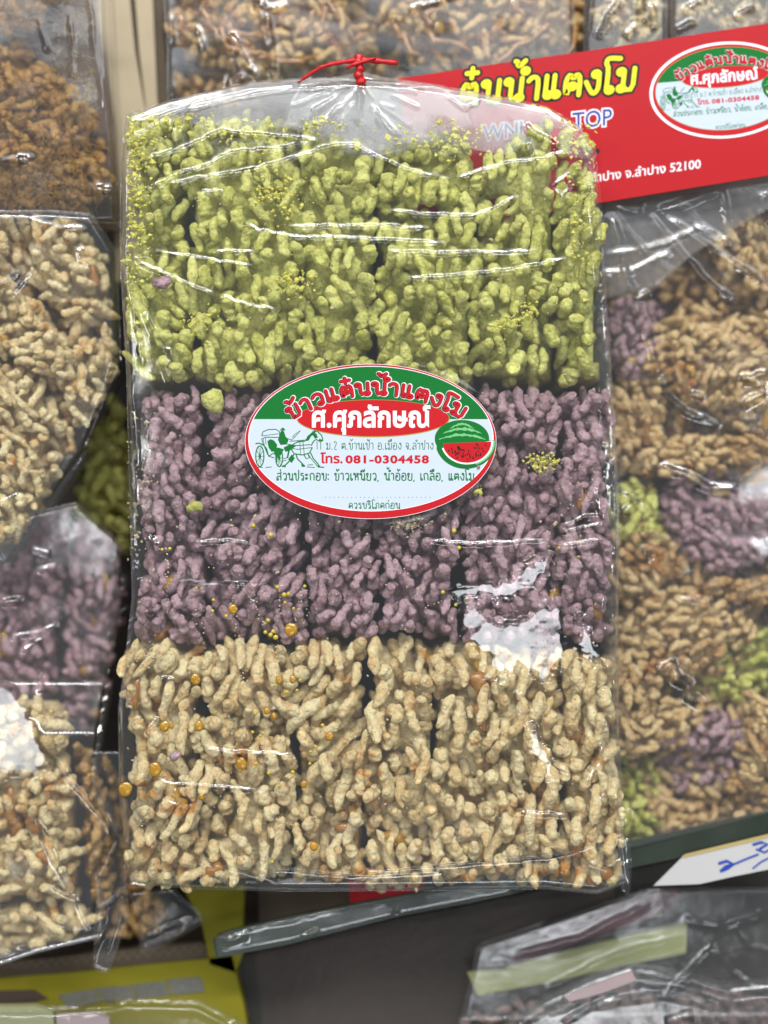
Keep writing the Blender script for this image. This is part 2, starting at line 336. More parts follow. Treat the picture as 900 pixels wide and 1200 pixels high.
GCOUNT = [0]
def cake(label, poly, z0, mat, ang=90, jit=22, tilt=(0, 0), drop=34, er=30, depth=90, scale=1.06, layers=3, group=None, end_on=0.12, name='rice_cake', seed=1, caramel=0, maxn=290, sx=12.6, sy=25, outl=None):
    """one puffed rice cake: a solid body and its grains; the grains that show are parts"""
    root = thing(name, label, 'rice cake', group)
    xs = [p[0] for p in poly]; ys = [p[1] for p in poly]; x0, x1, y0, y1 = min(xs), max(xs), min(ys), max(ys)
    # body
    st = 7.0
    gx = np.arange(x0 - st, x1 + 2 * st, st); gy = np.arange(y0 - st, y1 + 2 * st, st); X, Y = np.meshgrid(gx, gy)
    zz, d, ins = profile(X, Y, poly, z0 - 20 - 17 * scale, tilt, drop, er, seed)
    zz = zz + 3 * vnoise(X, Y, 9, seed + 3) - np.where(d < 4, 22, 0)
    ok = ins & (d > 1.5); ny, nx = X.shape; idx = -np.ones(X.shape, int); idx[ok] = np.arange(ok.sum())
    top = WA(X[ok], Y[ok], zz[ok]); bot = top.copy(); bot[:, 2] = (z0 - depth) * S; nt_ = len(top); faces = []; edges = {}
    for j in range(ny - 1):
        for i in range(nx - 1):
            q = (idx[j, i], idx[j + 1, i], idx[j + 1, i + 1], idx[j, i + 1])
            if min(q) >= 0:
                faces.append(q)
                for a, b in zip(q, q[1:] + q[:1]): edges[(a, b)] = 1
    for (a, b) in list(edges):
        if (b, a) not in edges: faces.append((b, a, a + nt_, b + nt_))
    if len(faces): mesh_obj('rice_body', np.concatenate([top, bot]), np.array(faces), mat, root)
    # grains: thrown one by one, each kept clear of those already lying there
    r = random.Random(seed * 13 + 5); a0 = math.radians(ang); meshes = GR[id(mat)]
    bx0, bx1, by0, by1 = max(x0, -35), min(x1, 935), max(y0, -35), min(y1, 1235)
    area = max(0, (bx1 - bx0)) * max(0, (by1 - by0)); made = 0
    for lay in range(layers):
        ntry = int(area / (scale * scale) / (40, 50, 60)[lay])
        if ntry < 1: continue
        px_a = np.array([r.uniform(bx0, bx1) for _ in range(ntry)]); py_a = np.array([r.uniform(by0, by1) for _ in range(ntry)])
        zz, d, ins = profile(px_a, py_a, poly, z0, tilt, drop, er, seed)
        ddx = (profile(px_a + 5, py_a, poly, z0, tilt, drop, er, seed)[0] - zz) / 5; ddy = (profile(px_a, py_a + 5, poly, z0, tilt, drop, er, seed)[0] - zz) / 5
        field = vnoise(px_a, py_a, 60, seed + 31) * 1.4
        acc = np.zeros((0, 2)); accr = np.zeros(0)
        for i in range(ntry):
            if not ins[i] or d[i] < 5 * scale or made >= maxn: continue
            x, y = px_a[i], py_a[i]; mi = r.randrange(len(meshes)); Lg, Rg = meshes[mi]['len'] * scale, meshes[mi]['rad'] * scale
            th = a0 + math.radians(r.gauss(0, jit)) + field[i] * math.radians(jit); dx, dy = math.cos(th), math.sin(th)
            pit = max(-0.9, min(0.9, ddx[i] * dx + ddy[i] * dy)) + r.gauss(0, 0.17)
            end = r.random() < end_on
            if end: pit = r.choice([-1, 1]) * r.uniform(0.75, 1.3)
            pit = max(-1.3, min(1.3, pit)); hl = (Lg * 0.5 - Rg * 0.6) * math.cos(math.atan(math.tan(pit)))
            q = np.array([[x + dx * hl * t, y + dy * hl * t] for t in (-1, -0.33, 0.33, 1)])
            if len(acc):
                dist = np.hypot(acc[None, :, 0] - q[:, None, 0], acc[None, :, 1] - q[:, None, 1])
                if (dist < (accr[None, :] + Rg) * (0.86, 0.80, 0.76)[lay]).any(): continue
            acc = np.concatenate([acc, q]); accr = np.r_[accr, np.full(4, Rg)]
            z = zz[i] - 11.5 * scale * lay + r.uniform(-6.0, 2.5) * scale - 6 * scale - (5 * scale if end else 0)
            D = Vector((dx, -dy, math.tan(pit))).normalized()
            qq = D.to_track_quat('X', 'Z') @ Euler((r.uniform(0, 6.28), 0, 0)).to_quaternion()
            o = bpy.data.objects.new('rice_grain', meshes[mi])
            sc_ = scale * r.uniform(0.95, 1.1)
            o.matrix_basis = Matrix.LocRotScale(Vector(W(x, y, z)), qq, Vector((sc_, sc_ * r.uniform(0.92, 1.1), sc_)))
            C.objects.link(o); o.parent = root; GCOUNT[0] += 1; made += 1
    # caramel set between the grains
    for k in range(caramel):
        for _ in range(40):
            x = r.uniform(x0, x1); y = r.uniform(y0, y1)
            a, b, c_ = profile(np.array([x]), np.array([y]), poly, z0, tilt, drop, er, seed)
            if c_[0] and b[0] > 10: break
        blob(x, y, a[0] - 14 * scale, r.uniform(6, 13) * scale, r.uniform(7, 17) * scale, 6 * scale, SYRUP_DARK if r.random() < .6 else SYRUP, root, 'caramel_patch', k + seed, lumpy=0.30)
    return root
def blob(x, y, z, rx, ry, rz, mat, parent, name, seed=0, seg=12, lumpy=0.18):
    r = random.Random(seed * 3 + int(x)); v = []; f = []; rings = 7; ph = [r.random() * 6.28 for _ in range(4)]
    for a in range(rings):
        el = math.pi * a / (rings - 1)
        for k in range(seg):
            th = 2 * math.pi * k / seg
            q = 1 + lumpy * (math.sin(2 * th + ph[0]) + math.sin(3 * th + ph[1] + el) * 0.7 + 0.5 * math.sin(5 * th + ph[2]))
            X = x + rx * q * math.sin(el) * math.cos(th); Y = y + ry * q * math.sin(el) * math.sin(th); Z = z + rz * math.cos(el)
            v.append(W(X, Y, Z))
    for a in range(rings - 1):
        for k in range(seg): f.append((a * seg + k, a * seg + (k + 1) % seg, (a + 1) * seg + (k + 1) % seg, (a + 1) * seg + k))
    return mesh_obj(name, v, f, mat, parent)
#==MAIN==
# ------------------------------------------------------------------ clear film
def resample(poly, n):
    p = np.array(poly, float); l = np.r_[0, np.cumsum(np.hypot(*np.diff(p, axis=0).T))]; t = np.linspace(0, l[-1], n)
    return np.stack([np.interp(t, l, p[:, 0]), np.interp(t, l, p[:, 1])], -1)
def stroke_height(X, Y, strokes, sig0=1.45, h0=1.85, seed=3):
    H = np.zeros(X.shape)
    for k, s in enumerate(strokes):
        pts = s[0]; hh = h0 * (s[1] if len(s) > 1 else 1); sg = sig0 * (s[2] if len(s) > 2 else 1)
        xs = [p[0] for p in pts]; ys = [p[1] for p in pts]; m = 4 * sg + 2
        box = (X > min(xs) - m) & (X < max(xs) + m) & (Y > min(ys) - m) & (Y < max(ys) + m)
        if not box.any(): continue
        x = X[box] + 1.2 * vnoise(X[box], Y[box], 9, seed + k); y = Y[box] + 1.2 * vnoise(X[box], Y[box], 9, seed + 50 + k)
        d, t = seg_dist(x, y, pts)
        tap = np.clip(np.minimum(t, 1 - t) * 8, 0, 1) ** 0.6 * (0.8 + 0.35 * vnoise(x, y, 26, seed + 90 + k))
        H[box] += hh * np.exp(-d * d / (2 * sg * sg)) * tap
    return H
def film(name, top, bottom, left, right, zf, strokes, step, mat, parent, skirt=200, edge=30, ew=12, noise_amp=1.0, seed=4, post=None):
    w = max(math.dist(top[0], top[-1]), math.dist(bottom[0], bottom[-1])); h = max(math.dist(left[0], left[-1]), math.dist(right[0], right[-1]))
    nu = int(w / step) + 1; nv = int(h / step) + 1
    T, B, L, R = resample(top, nu), resample(bottom, nu), resample(left, nv), resample(right, nv)
    u = np.linspace(0, 1, nu)[None, :, None]; v = np.linspace(0, 1, nv)[:, None, None]
    P = (1 - v) * T[None] + v * B[None] + (1 - u) * L[:, None] + u * R[:, None] - ((1 - u) * (1 - v) * T[0] + u * (1 - v) * T[-1] + (1 - u) * v * B[0] + u * v * B[-1])
    X, Y = P[..., 0], P[..., 1]
    eu = np.minimum(u, 1 - u)[..., 0] * w; ev = np.minimum(v, 1 - v)[..., 0] * h; e = np.minimum(eu, ev) + 0 * X
    z = zf(X, Y) + noise_amp * (1.8 * vnoise(X, Y, 110, seed) + 0.42 * vnoise(X, Y, 38, seed + 1) + 0.05 * vnoise(X, Y, 12, seed + 2))
    z = z + stroke_height(X, Y, strokes, seed=seed)
    if post: z = post(X, Y, z)
    z = z - edge * (1 - np.clip(e / ew, 0, 1)) ** 2.5
    V = WA(X, Y, z).reshape(-1, 3)
    idx = np.arange(nu * nv).reshape(nv, nu)
    F = np.stack([idx[:-1, :-1], idx[1:, :-1], idx[1:, 1:], idx[:-1, 1:]], -1).reshape(-1, 4)
    if skirt:
        ring = np.r_[idx[0, :], idx[1:, -1], idx[-1, -2::-1], idx[-2:0:-1, 0]]
        n = len(ring); base = len(V); low = V[ring].copy(); low[:, 2] -= skirt * S; cen = low.mean(0); low[:, :2] = cen[:2] + (low[:, :2] - cen[:2]) * 0.995
        V = np.concatenate([V, low]); a = np.arange(n); b = (a + 1) % n
        F = np.concatenate([F, np.stack([ring[b], ring[a], base + a, base + b], -1)])
    return mesh_obj(name, V, F, mat, parent)

# ------------------------------------------------------------------ flat print: shapes with a thin thickness step for every ink
class Print:
    def __init__(self, tf=None, z=0.0, step=0.035):
        self.v = []; self.f = []; self.fm = []; self.mats = []; self.tf = tf or (lambda x, y: (x, y)); self.z = z; self.step = step; self.k = 0
    def mi(self, m):
        if m not in self.mats: self.mats.append(m)
        return self.mats.index(m)
    def add(self, verts, faces, m, layer, warp=None):
        self.k = (self.k + 1) % 6; zz = self.z + layer * self.step + self.k * 0.004; b = len(self.v); i = self.mi(m)
        for x, y in verts:
            X, Y = self.tf(x, y); z2 = zz + (warp(X, Y) if warp else 0); self.v.append(W(X, Y, z2))
        for t in faces:
            A, B_, C_ = [Vector(self.v[b + q]) for q in t[:3]]
            if (B_ - A).cross(C_ - A).z < 0: t = t[::-1]
            self.f.append(tuple(b + q for q in t)); self.fm.append(i)
    def fill(self, poly, m, layer, holes=()):
        loops = [[Vector((p[0], p[1], 0)) for p in poly]] + [[Vector((p[0], p[1], 0)) for p in h] for h in holes]
        flat = [(p.x, p.y) for l in loops for p in l]
        self.add(flat, tessellate_polygon(loops), m, layer)
    def ell(self, cx, cy_, rx, ry, m, layer, n=96, a0=0, a1=2 * math.pi, rot=0):
        c, s = math.cos(rot), math.sin(rot); p = []
        for i in range(n):
            t = a0 + (a1 - a0) * i / (n if abs(a1 - a0 - 2 * math.pi) < 1e-6 else n - 1)
            x, y = rx * math.cos(t), ry * math.sin(t); p.append((cx + x * c - y * s, cy_ + x * s + y * c))
        self.fill(p, m, layer); return p
    def line(self, pts, w, m, layer):
        pts = [p for i, p in enumerate(pts) if i == 0 or math.dist(p, pts[i - 1]) > 1e-4]
        if len(pts) < 2: return
        v = []; n = len(pts)
        for i, p in enumerate(pts):
            a = pts[max(i - 1, 0)]; b = pts[min(i + 1, n - 1)]; dx, dy = b[0] - a[0], b[1] - a[1]; l = math.hypot(dx, dy) or 1
            v.append((p[0] - dy / l * w / 2, p[1] + dx / l * w / 2)); v.append((p[0] + dy / l * w / 2, p[1] - dx / l * w / 2))
        self.add(v, [(2 * i, 2 * i + 1, 2 * i + 3, 2 * i + 2) for i in range(n - 1)], m, layer)
    def text(self, glyphs, m, layer, mp):
        for verts, faces in glyphs: self.add([mp(x, y) for x, y in verts], faces, m, layer)
    def build(self, name, parent):
        return mesh_obj(name, self.v, self.f, None, parent, smooth=False, mats=self.mats, fm=self.fm)

def glyph_groups(s, spacing=1.0):
    """outlines of the built-in lettering, each outer contour with its own holes"""
    c = bpy.data.curves.new('lettering', 'FONT'); c.body = s; c.size = 1; c.resolution_u = 3; c.space_character = spacing
    o = bpy.data.objects.new('lettering', c); C.objects.link(o)
    bpy.context.view_layer.update()
    for q in bpy.context.selected_objects: q.select_set(False)
    o.select_set(True); bpy.context.view_layer.objects.active = o
    bpy.ops.object.convert(target='CURVE'); cu = o.data; loops = []
    for sp in cu.splines:
        pts = []
        if sp.type == 'BEZIER':
            b = sp.bezier_points; n = len(b)
            for i in range(n):
                p0, p1 = b[i], b[(i + 1) % n]
                straight = (p0.handle_right - p0.co).length < 1e-5 and (p1.handle_left - p1.co).length < 1e-5
                seg = interpolate_bezier(p0.co, p0.handle_right, p1.handle_left, p1.co, 2 if straight else 5)
                pts += [(q.x, q.y) for q in seg[:-1]]
        else: pts = [(q.co.x, q.co.y) for q in sp.points]
        out = []
        for p in pts:
            if not out or math.dist(p, out[-1]) > 1e-4: out.append(p)
        if len(out) > 2 and math.dist(out[0], out[-1]) < 1e-4: out.pop()
        if len(out) > 2: loops.append(out)
    bpy.data.objects.remove(o); bpy.data.curves.remove(cu)
    ar = lambda l: sum(l[i][0] * l[(i + 1) % len(l)][1] - l[(i + 1) % len(l)][0] * l[i][1] for i in range(len(l))) / 2
    def inside(l, m): return l is not m and abs(ar(m)) > abs(ar(l)) and in_poly(np.array([l[0][0]]), np.array([l[0][1]]), m)[0]
    hol = [l for l in loops if any(inside(l, m) and ar(l) * ar(m) < 0 for m in loops)]
    groups = [[l, []] for l in loops if not any(l is h for h in hol)]
    for h in hol:
        cand = [g for g in groups if inside(h, g[0])]
        if cand: min(cand, key=lambda g: abs(ar(g[0])))[1].append(h)
    # give every outer contour the same turn, so the offset widens all of them
    big = max(loops, key=lambda l: abs(ar(l))); sg = 1 if ar(big) > 0 else -1
    for g in groups:
        if ar(g[0]) * sg < 0: g[0] = g[0][::-1]; g[1] = [h[::-1] for h in g[1]]
    return groups
def fatten(groups, off):
    """lettering made heavier (or an outline wider) by an offset curve, filled"""
    if ('f', id(groups), off) in TXT: return TXT[('f', id(groups), off)]
    res = []
    for outer, holes in groups:
        c = bpy.data.curves.new('lettering', 'CURVE'); c.dimensions = '2D'; c.fill_mode = 'BOTH'; c.offset = off
        for l in [outer] + holes:
            sp = c.splines.new('POLY'); sp.points.add(len(l) - 1); sp.use_cyclic_u = True
            for i, (x, y) in enumerate(l): sp.points[i].co = (x, y, 0, 1)
        o = bpy.data.objects.new('lettering', c); C.objects.link(o)
        dg = bpy.context.evaluated_depsgraph_get(); ev = o.evaluated_get(dg); me = ev.to_mesh()
        res.append(([(v.co.x, v.co.y) for v in me.vertices], [tuple(p.vertices) for p in me.polygons]))
        ev.to_mesh_clear(); bpy.data.objects.remove(o); bpy.data.curves.remove(c)
    TXT[('f', id(groups), off)] = res
    return res
TXT = {}
def lettering(s, off=0.0, spacing=1.0):
    if (s, spacing) not in TXT: TXT[(s, spacing)] = glyph_groups(s, spacing)
    g = TXT[(s, spacing)]; xs = [p[0] for o, h in g for p in o]
    return fatten(g, off), min(xs), max(xs)
XH = 0.53
def flat_map(x0, x1, base, xh, a, b, slant=0.0):
    sx_ = (x1 - x0) / (b - a); sy_ = xh / XH
    return lambda x, y: (x0 + (x - a) * sx_ + slant * y * sy_, base - y * sy_)
def arc_map(cx, cyy, R, t0, t1, xh, a, b):
    def f(x, y):
        t = t0 + (x - a) / (b - a) * (t1 - t0); r = R + y * xh / XH
        return (cx + r * math.sin(t), cyy - r * math.cos(t))
    return f
def Z(pts):   # points measured on an enlargement of the sticker
    return [(270 + x * 0.36667, 410 + y * 0.36667) for x, y in pts]

def sticker(parent, tf, z, ring_white=False, name='oval_label'):
    base = Print(tf, z); 
    if ring_white:
        base.ell(434.7, 517.3, 156, 99, INK_WHITE2, -1); base.ell(434.7, 517.3, 149.5, 93.5, INK_RED, 0)
    else:
        base.ell(434.3, 517.3, 147.4, 90.9, INK_WHITE2, -0.5, 140); base.ell(434.3, 517.3, 146.9, 90.4, INK_RED, 0, 140)
    base.ell(434.7, 514.1, 143.8, 85.2, INK_OLIVE if ring_white else INK_WHITE2, 1, 140); base.ell(434.7, 514.1, 142.8, 84.4, INK_WHITE, 2, 140)
    # green cap of the inner oval
    rx, ry, cy0, yl = 142.8, 84.4, 514.1, 491.2
    t = math.asin((cy0 - yl) / ry); cap = [(434.7 + rx * math.cos(a), cy0 - ry * math.sin(a)) for a in np.linspace(t, math.pi - t, 90)]
    base.fill(cap, INK_GREEN, 3)
    base.ell(437.2, 490.4, 89.8, 22.2, INK_OLIVE, 4); base.ell(437.2, 490.0, 89.0, 21.4, INK_RED, 5)
    root = base.build(name, parent)
    # arched title: white edge, dark shade, red face
    p = Print(tf, z)
    def arc(u, h): t = -0.575 + u * 1.14; r = 184.0 + h * 13.4; return (442 + r * math.sin(t), 646 - r * math.cos(t))
    print_drawn(p, TITLE, arc, ((6.3, INK_WHITE2, 7, 0), (4.7, INK_BLACK, 8, -0.5), (3.8, INK_RED, 9, 0.2)))
    p.build('arched_title', root)
    p = Print(tf, z); g, a, b = lettering("ศ.ศุภลักษณ์", 0.034); p.text(g, INK_WHITE2, 7, flat_map(366.5, 503.5, 500.0, 17.0, a, b)); p.build('white_name', root)
    p = Print(tf, z); print_drawn(p, "11 ม.2 ต.บ้านเป้า อ.เมือง จ.ลำปาง", lambda u, h: (370 + 137.8 * u, 526.8 - 7.8 * h), ((0.85, INK_GREEN, 4, 0),)); p.build('address_line', root)
    p = Print(tf, z); g, a, b = lettering("โทร.", 0.03); p.text(g, INK_RED, 4, flat_map(375.8, 401, 542.6, 7.8, a, b))
    g, a, b = lettering("081-0304458", 0.042, 1.12); p.text(g, INK_RED, 4, flat_map(405.5, 502, 542.6, 6.6, a, b)); p.build('phone_line', root)
    p = Print(tf, z); print_drawn(p, "ส่วนประกอบ: ข้าวเหนียว, นHำอ้อย, เกลือ, แตงโม", lambda u, h: (324 + 231.5 * u, 562.9 - 8.4 * h), ((1.35, INK_GREEN, 4, 0),)); p.build('ingredients_line', root)
    p = Print(tf, z); print_drawn(p, "ควรบริโภคก่อน", lambda u, h: (408.6 + 60 * u, 596 - 6.6 * h), ((1.0, INK_GREEN, 4, 0),))
    for i in range(25): p.ell(381.5 + i * 5.1, 582.8, 0.55, 0.5, INK_GREEN, 4, 8)
    p.build('best_before_line', root)
    # horse and carriage
    p = Print(tf, z); G = INK_GREEN; w = 1.0
    def ln(pts, ww=w, lay=4): p.line(Z(pts), ww * 1.25, G, lay)
    def fl(pts, lay=4, m=None): p.fill(Z(pts), m or G, lay)
    for (wx, wy, wr, wh) in ((94, 340, 13, 33), (156, 345, 11, 28)):
        ring = [(wx + wr * math.cos(a), wy + wh * math.sin(a)) for a in np.linspace(0, 2 * math.pi, 25)]; ln(ring, 1.1)
        ln([(wx + 3 * math.cos(a), wy + 6 * math.sin(a)) for a in np.linspace(0, 2 * math.pi, 9)], 0.8)
        for a in np.linspace(0, math.pi, 6)[:-1]: ln([(wx - wr * math.cos(a), wy - wh * math.sin(a)), (wx + wr * math.cos(a), wy + wh * math.sin(a))], 0.45)
    ln([(100, 275), (104, 262), (120, 255), (146, 254), (157, 262), (156, 280), (112, 279), (100, 285), (104, 300), (116, 316), (122, 340), (140, 345)], 0.9)
    ln([(100, 275), (154, 268)], 0.6); ln([(104, 282), (108, 302)], 0.6); ln([(112, 281), (114, 303)], 0.6); ln([(80, 300), (92, 298), (108, 306), (120, 335)], 1.2)
    fl([(118, 292), (128, 285), (140, 290), (150, 304), (146, 322), (132, 326), (122, 312)])
    fl([(136, 318), (152, 312), (172, 318), (160, 336), (146, 345)]); fl([(170, 312), (190, 302), (212, 306), (190, 322), (176, 326)])
    ln([(122, 340), (138, 330), (150, 342), (146, 362)], 1.0)
    fl([(160, 262), (166, 256), (172, 262), (176, 276), (186, 288), (180, 302), (160, 304), (152, 288)]); ln([(158, 256), (176, 256)], 1.0); fl([(162, 255), (164, 249), (171, 249), (173, 255)])
    ln([(178, 282), (196, 288), (204, 280), (224, 258), (206, 270), (198, 280)], 0.7); ln([(190, 292), (222, 290), (240, 288), (262, 272)], 0.8)
    ln([(176, 300), (210, 306), (256, 303)], 0.8); ln([(184, 312), (214, 318), (262, 312)], 0.7)
    # horse
    fl([(238, 292), (246, 276), (262, 262), (272, 262), (270, 268), (258, 276), (250, 290)]); ln([(262, 262), (278, 260), (292, 274), (296, 290), (284, 292), (274, 286), (266, 292), (258, 306)], 1.1)
    fl([(266, 262), (268, 254), (274, 262)]); fl([(284, 284), (297, 288), (292, 294), (282, 292)]); fl([(262, 270), (274, 266), (280, 280), (270, 284)])
    ln([(238, 292), (216, 294), (200, 302), (196, 320), (204, 332), (230, 336), (252, 330), (262, 312)], 1.1)
    ln([(200, 304), (188, 318), (182, 346)], 1.6); fl([(196, 334), (206, 346), (196, 362), (184, 350)])
    ln([(204, 332), (194, 350), (176, 368), (166, 374)], 1.2); ln([(210, 334), (214, 348), (228, 362), (238, 372)], 1.2); ln([(236, 336), (242, 348), (252, 345), (248, 332)], 1.0)
    ln([(256, 328), (264, 346), (278, 362), (286, 374), (300, 376)], 1.1); ln([(248, 332), (258, 348), (272, 364), (280, 374)], 0.7)
    ln([(222, 296), (224, 334)], 0.6); ln([(232, 295), (236, 334)], 0.6)
    fl([(226, 364), (240, 374), (228, 374)]); fl([(278, 368), (298, 377), (280, 376)]); fl([(160, 372), (178, 366), (176, 376)])
    for a, b in (((86, 375), (104, 376)), ((112, 376), (132, 374)), ((246, 368), (264, 367)), ((244, 374), (270, 376)), ((170, 348), (184, 344)), ((166, 356), (180, 352))): ln([a, b], 0.7)
    p.build('horse_carriage_print', root)
    # watermelon
    p = Print(tf, z)
    def ez(cx, cy_, rx_, ry_, m, lay, a0=0, a1=2 * math.pi, n=60):
        p.fill(Z([(cx + rx_ * math.cos(t), cy_ + ry_ * math.sin(t)) for t in np.linspace(a0, a1, n)[: n if abs(a1 - a0) < 6.2 else n - 1]]), m, lay)
    ez(740, 284, 87, 60, INK_GREEN, 8)
    r = random.Random(4)
    for k, (yy, wd, xa, xb) in enumerate(((243, 7, 700, 780), (258, 9, 678, 806), (277, 9, 664, 818))):
        up = []; lo = []
        for i in range(25):
            t = i / 24; x = xa + (xb - xa) * t; c = (yy + 10) - 16 * math.sin(math.pi * t); e = math.sin(math.pi * t) ** .5
            up.append((x, c - wd * 0.5 * e * r.uniform(0.4, 1.4))); lo.append((x, c + wd * 0.5 * e * r.uniform(0.4, 1.4)))
        p.fill(Z(up + lo[::-1]), INK_LGREEN, 9)
    sl = [(848, 289)] + [(752 + 97 * math.cos(t), 292 + 88 * math.sin(t)) for t in np.linspace(0.05, math.pi - 0.28, 40)] + [(660, 300)]
    p.fill(Z(sl), INK_GREEN, 10)
    sl2 = [(840, 290)] + [(756 + 84 * math.cos(t), 292 + 74 * math.sin(t)) for t in np.linspace(0.05, math.pi - 0.3, 40)]
    p.fill(Z([(846, 290)] + [(757 + 89 * math.cos(t), 292 + 79 * math.sin(t)) for t in np.linspace(0.02, 1.25, 24)] + [(780, 360)] + [(756 + 80 * math.cos(t), 292 + 71 * math.sin(t)) for t in np.linspace(1.2, 0.02, 24)]), INK_LGREEN, 11)
    p.fill(Z(sl2), INK_WHITE2, 12)
    p.fill(Z([(834, 293)] + [(756 + 78 * math.cos(t), 293 + 68 * math.sin(t)) for t in np.linspace(0.03, math.pi - 0.28, 40)] + [(681, 299)]), INK_RED, 13)
    for i in range(52):
        a = r.uniform(0.12, math.pi - 0.4); q = r.uniform(0.38, 0.86); x, y = 756 + 78 * q * math.cos(a), 297 + 66 * q * math.sin(a)
        p.fill(Z([(x + 2.1 * math.cos(t) + 1.0 * math.sin(t), y + 4.2 * math.sin(t)) for t in np.linspace(0, 2 * math.pi, 9)[:-1]]), INK_BLACK, 14)
    p.build('watermelon_print', root)
    return root

# a hand drawn, looped letter set for the lines of Thai print
def lp(x, y, r=0.115): return [(x + r * math.cos(t), y + r * math.sin(t)) for t in np.linspace(0, 2 * math.pi, 11)]
stem2 = lambda x: [lp(x + 0.17, 0.12), [(x + 0.07, 0.12), (x + 0.07, 1.0)]]
GL = {
 'ก': (.62, [[(.10, 0), (.10, .55), (.02, .70), (.12, .92), (.3, 1), (.5, .92), (.57, .7), (.57, 0)]]), 'ข': (.6, [lp(.13, .87), [(.23, .82), (.15, .62), (.21, .5), (.17, .1), (.17, 0), (.56, 0), (.56, 1)]]),
 'ค': (.62, [lp(.31, .45), [(.2, .38), (.12, 0), (.05, .4), (.08, .7), (.2, .95), (.33, 1), (.5, .92), (.58, .7), (.58, 0)]]), 'ง': (.52, [lp(.36, .88), [(.47, .9), (.5, .3), (.42, .05), (.3, 0), (.2, .15), (.02, .55)]]),
 'ต': (.62, [lp(.31, .42), [(.2, .36), (.12, 0), (.05, .4), (.08, .78), (.2, 1), (.33, .72), (.45, 1), (.58, .78), (.58, 0)]]), 'ท': (.66, [lp(.12, .88), [(.23, .9), (.23, 0)], [(.23, .55), (.44, .97), (.58, .95), (.62, .8), (.62, 0)]]),
 'น': (.66, [lp(.12, .88), [(.23, .9), (.23, 0), (.46, .16)], lp(.56, .12), [(.60, .22), (.60, 1)]]), 'บ': (.62, [lp(.12, .88), [(.23, .9), (.23, 0), (.58, 0), (.58, 1)]]), 'ป': (.62, [lp(.12, .88), [(.23, .9), (.23, 0), (.58, 0), (.58, 1.45)]]),
 'ภ': (.64, [lp(.11, .12), [(.22, .1), (.22, .55), (.12, .7), (.2, .92), (.36, 1), (.55, .92), (.6, .7), (.6, 0)]]), 'ม': (.66, [lp(.12, .88), [(.23, .9), (.23, .2)], lp(.17, .12), [(.28, .06), (.60, .02), (.60, 1)]]),
 'ย': (.62, [lp(.15, .88), [(.05, .82), (.08, .6), (.24, .52), (.1, .44), (.08, .1), (.2, 0), (.5, 0), (.58, .1), (.58, 1)]]), 'ร': (.5, [lp(.33, .12), [(.43, .15), (.43, .55), (.36, .68), (.1, .72), (.07, .88), (.18, 1), (.44, .94)]]),
 'ล': (.62, [lp(.16, .13), [(.06, .2), (.08, .45), (.25, .6), (.56, .48)], [(.1, .85), (.25, 1), (.45, .98), (.58, .8), (.58, 0)]]), 'ส': (.64, [lp(.16, .13), [(.06, .2), (.08, .45), (.25, .6), (.56, .48)], [(.1, .85), (.25, 1), (.45, .98), (.58, .8), (.58, 0)], [(.46, .9), (.66, 1.2)]]),
 'ว': (.52, [lp(.36, .12), [(.46, .14), (.5, .5), (.48, .82), (.35, 1), (.15, .97), (.05, .8)]]), 'ห': (.66, [lp(.12, .88), [(.23, .9), (.23, 0)], [(.23, .35), (.5, .72)], lp(.54, .86), [(.46, .64), (.58, .5), (.6, 0)]]),
 'อ': (.62, [lp(.18, .58), [(.07, .62), (.06, .15), (.15, 0), (.45, 0), (.58, .15), (.58, .8), (.45, 1), (.2, 1), (.06, .88)]]), 'จ': (.54, [lp(.18, .5), [(.28, .46), (.28, .1), (.36, 0), (.46, .1), (.5, .6), (.45, .9), (.3, 1), (.12, .97), (.03, .82)]]),
 'ะ': (.4, [lp(.1, .78, .08), [(.03, .68), (.14, .62), (.34, .86)], lp(.1, .28, .08), [(.03, .18), (.14, .12), (.34, .36)]]), 'า': (.44, [[(.02, .84), (.12, .99), (.28, 1), (.38, .85), (.38, 0)]]),
 'ำ': (.44, [lp(-.14, 1.32, .11), [(.02, .84), (.12, .99), (.28, 1), (.38, .85), (.38, 0)]]), 'เ': (.26, stem2(0)), 'แ': (.56, stem2(0) + stem2(.29)), 'โ': (.30, [lp(.21, .1), [(.1, .12), (.1, 1.12), (.0, 1.3), (.02, 1.5), (.14, 1.56), (.5, 1.5)]]),
 'ิ': (0, [[(-.62, 1.2), (-.45, 1.42), (-.22, 1.40), (-.1, 1.2), (-.62, 1.2)]]), 'ี': (0, [[(-.62, 1.2), (-.45, 1.42), (-.22, 1.38), (-.1, 1.2), (-.62, 1.2)], [(-.1, 1.2), (-.1, 1.6)]]),
 'ื': (0, [[(-.62, 1.2), (-.45, 1.42), (-.22, 1.38), (-.1, 1.2), (-.62, 1.2)], [(-.1, 1.2), (-.1, 1.6)], [(-.24, 1.3), (-.24, 1.6)]]), '่': (0, [[(-.16, 1.25), (-.16, 1.58)]]), '้': (0, [[(-.44, 1.56), (-.32, 1.52), (-.34, 1.3), (-.22, 1.3), (-.02, 1.58)]]),
 'H': (0, [[(-.40, 1.80), (-.30, 1.76), (-.32, 1.58), (-.2, 1.58), (-.04, 1.80)]]), '๋': (0, [[(-.3, 1.22), (-.3, 1.66)], [(-.5, 1.44), (-.1, 1.44)]]), '.': (.2, [lp(.06, .05, .03)]), ',': (.22, [[(.08, .06), (.02, -.22)]]), ':': (.2, [lp(.06, .15, .03), lp(.06, .8, .03)]), ' ': (.34, []),
 '1': (.4, [[(.08, 1.0), (.22, 1.2), (.22, 0)]]), '2': (.56, [[(.04, .95), (.12, 1.18), (.34, 1.2), (.46, .95), (.04, 0), (.5, 0)]])}
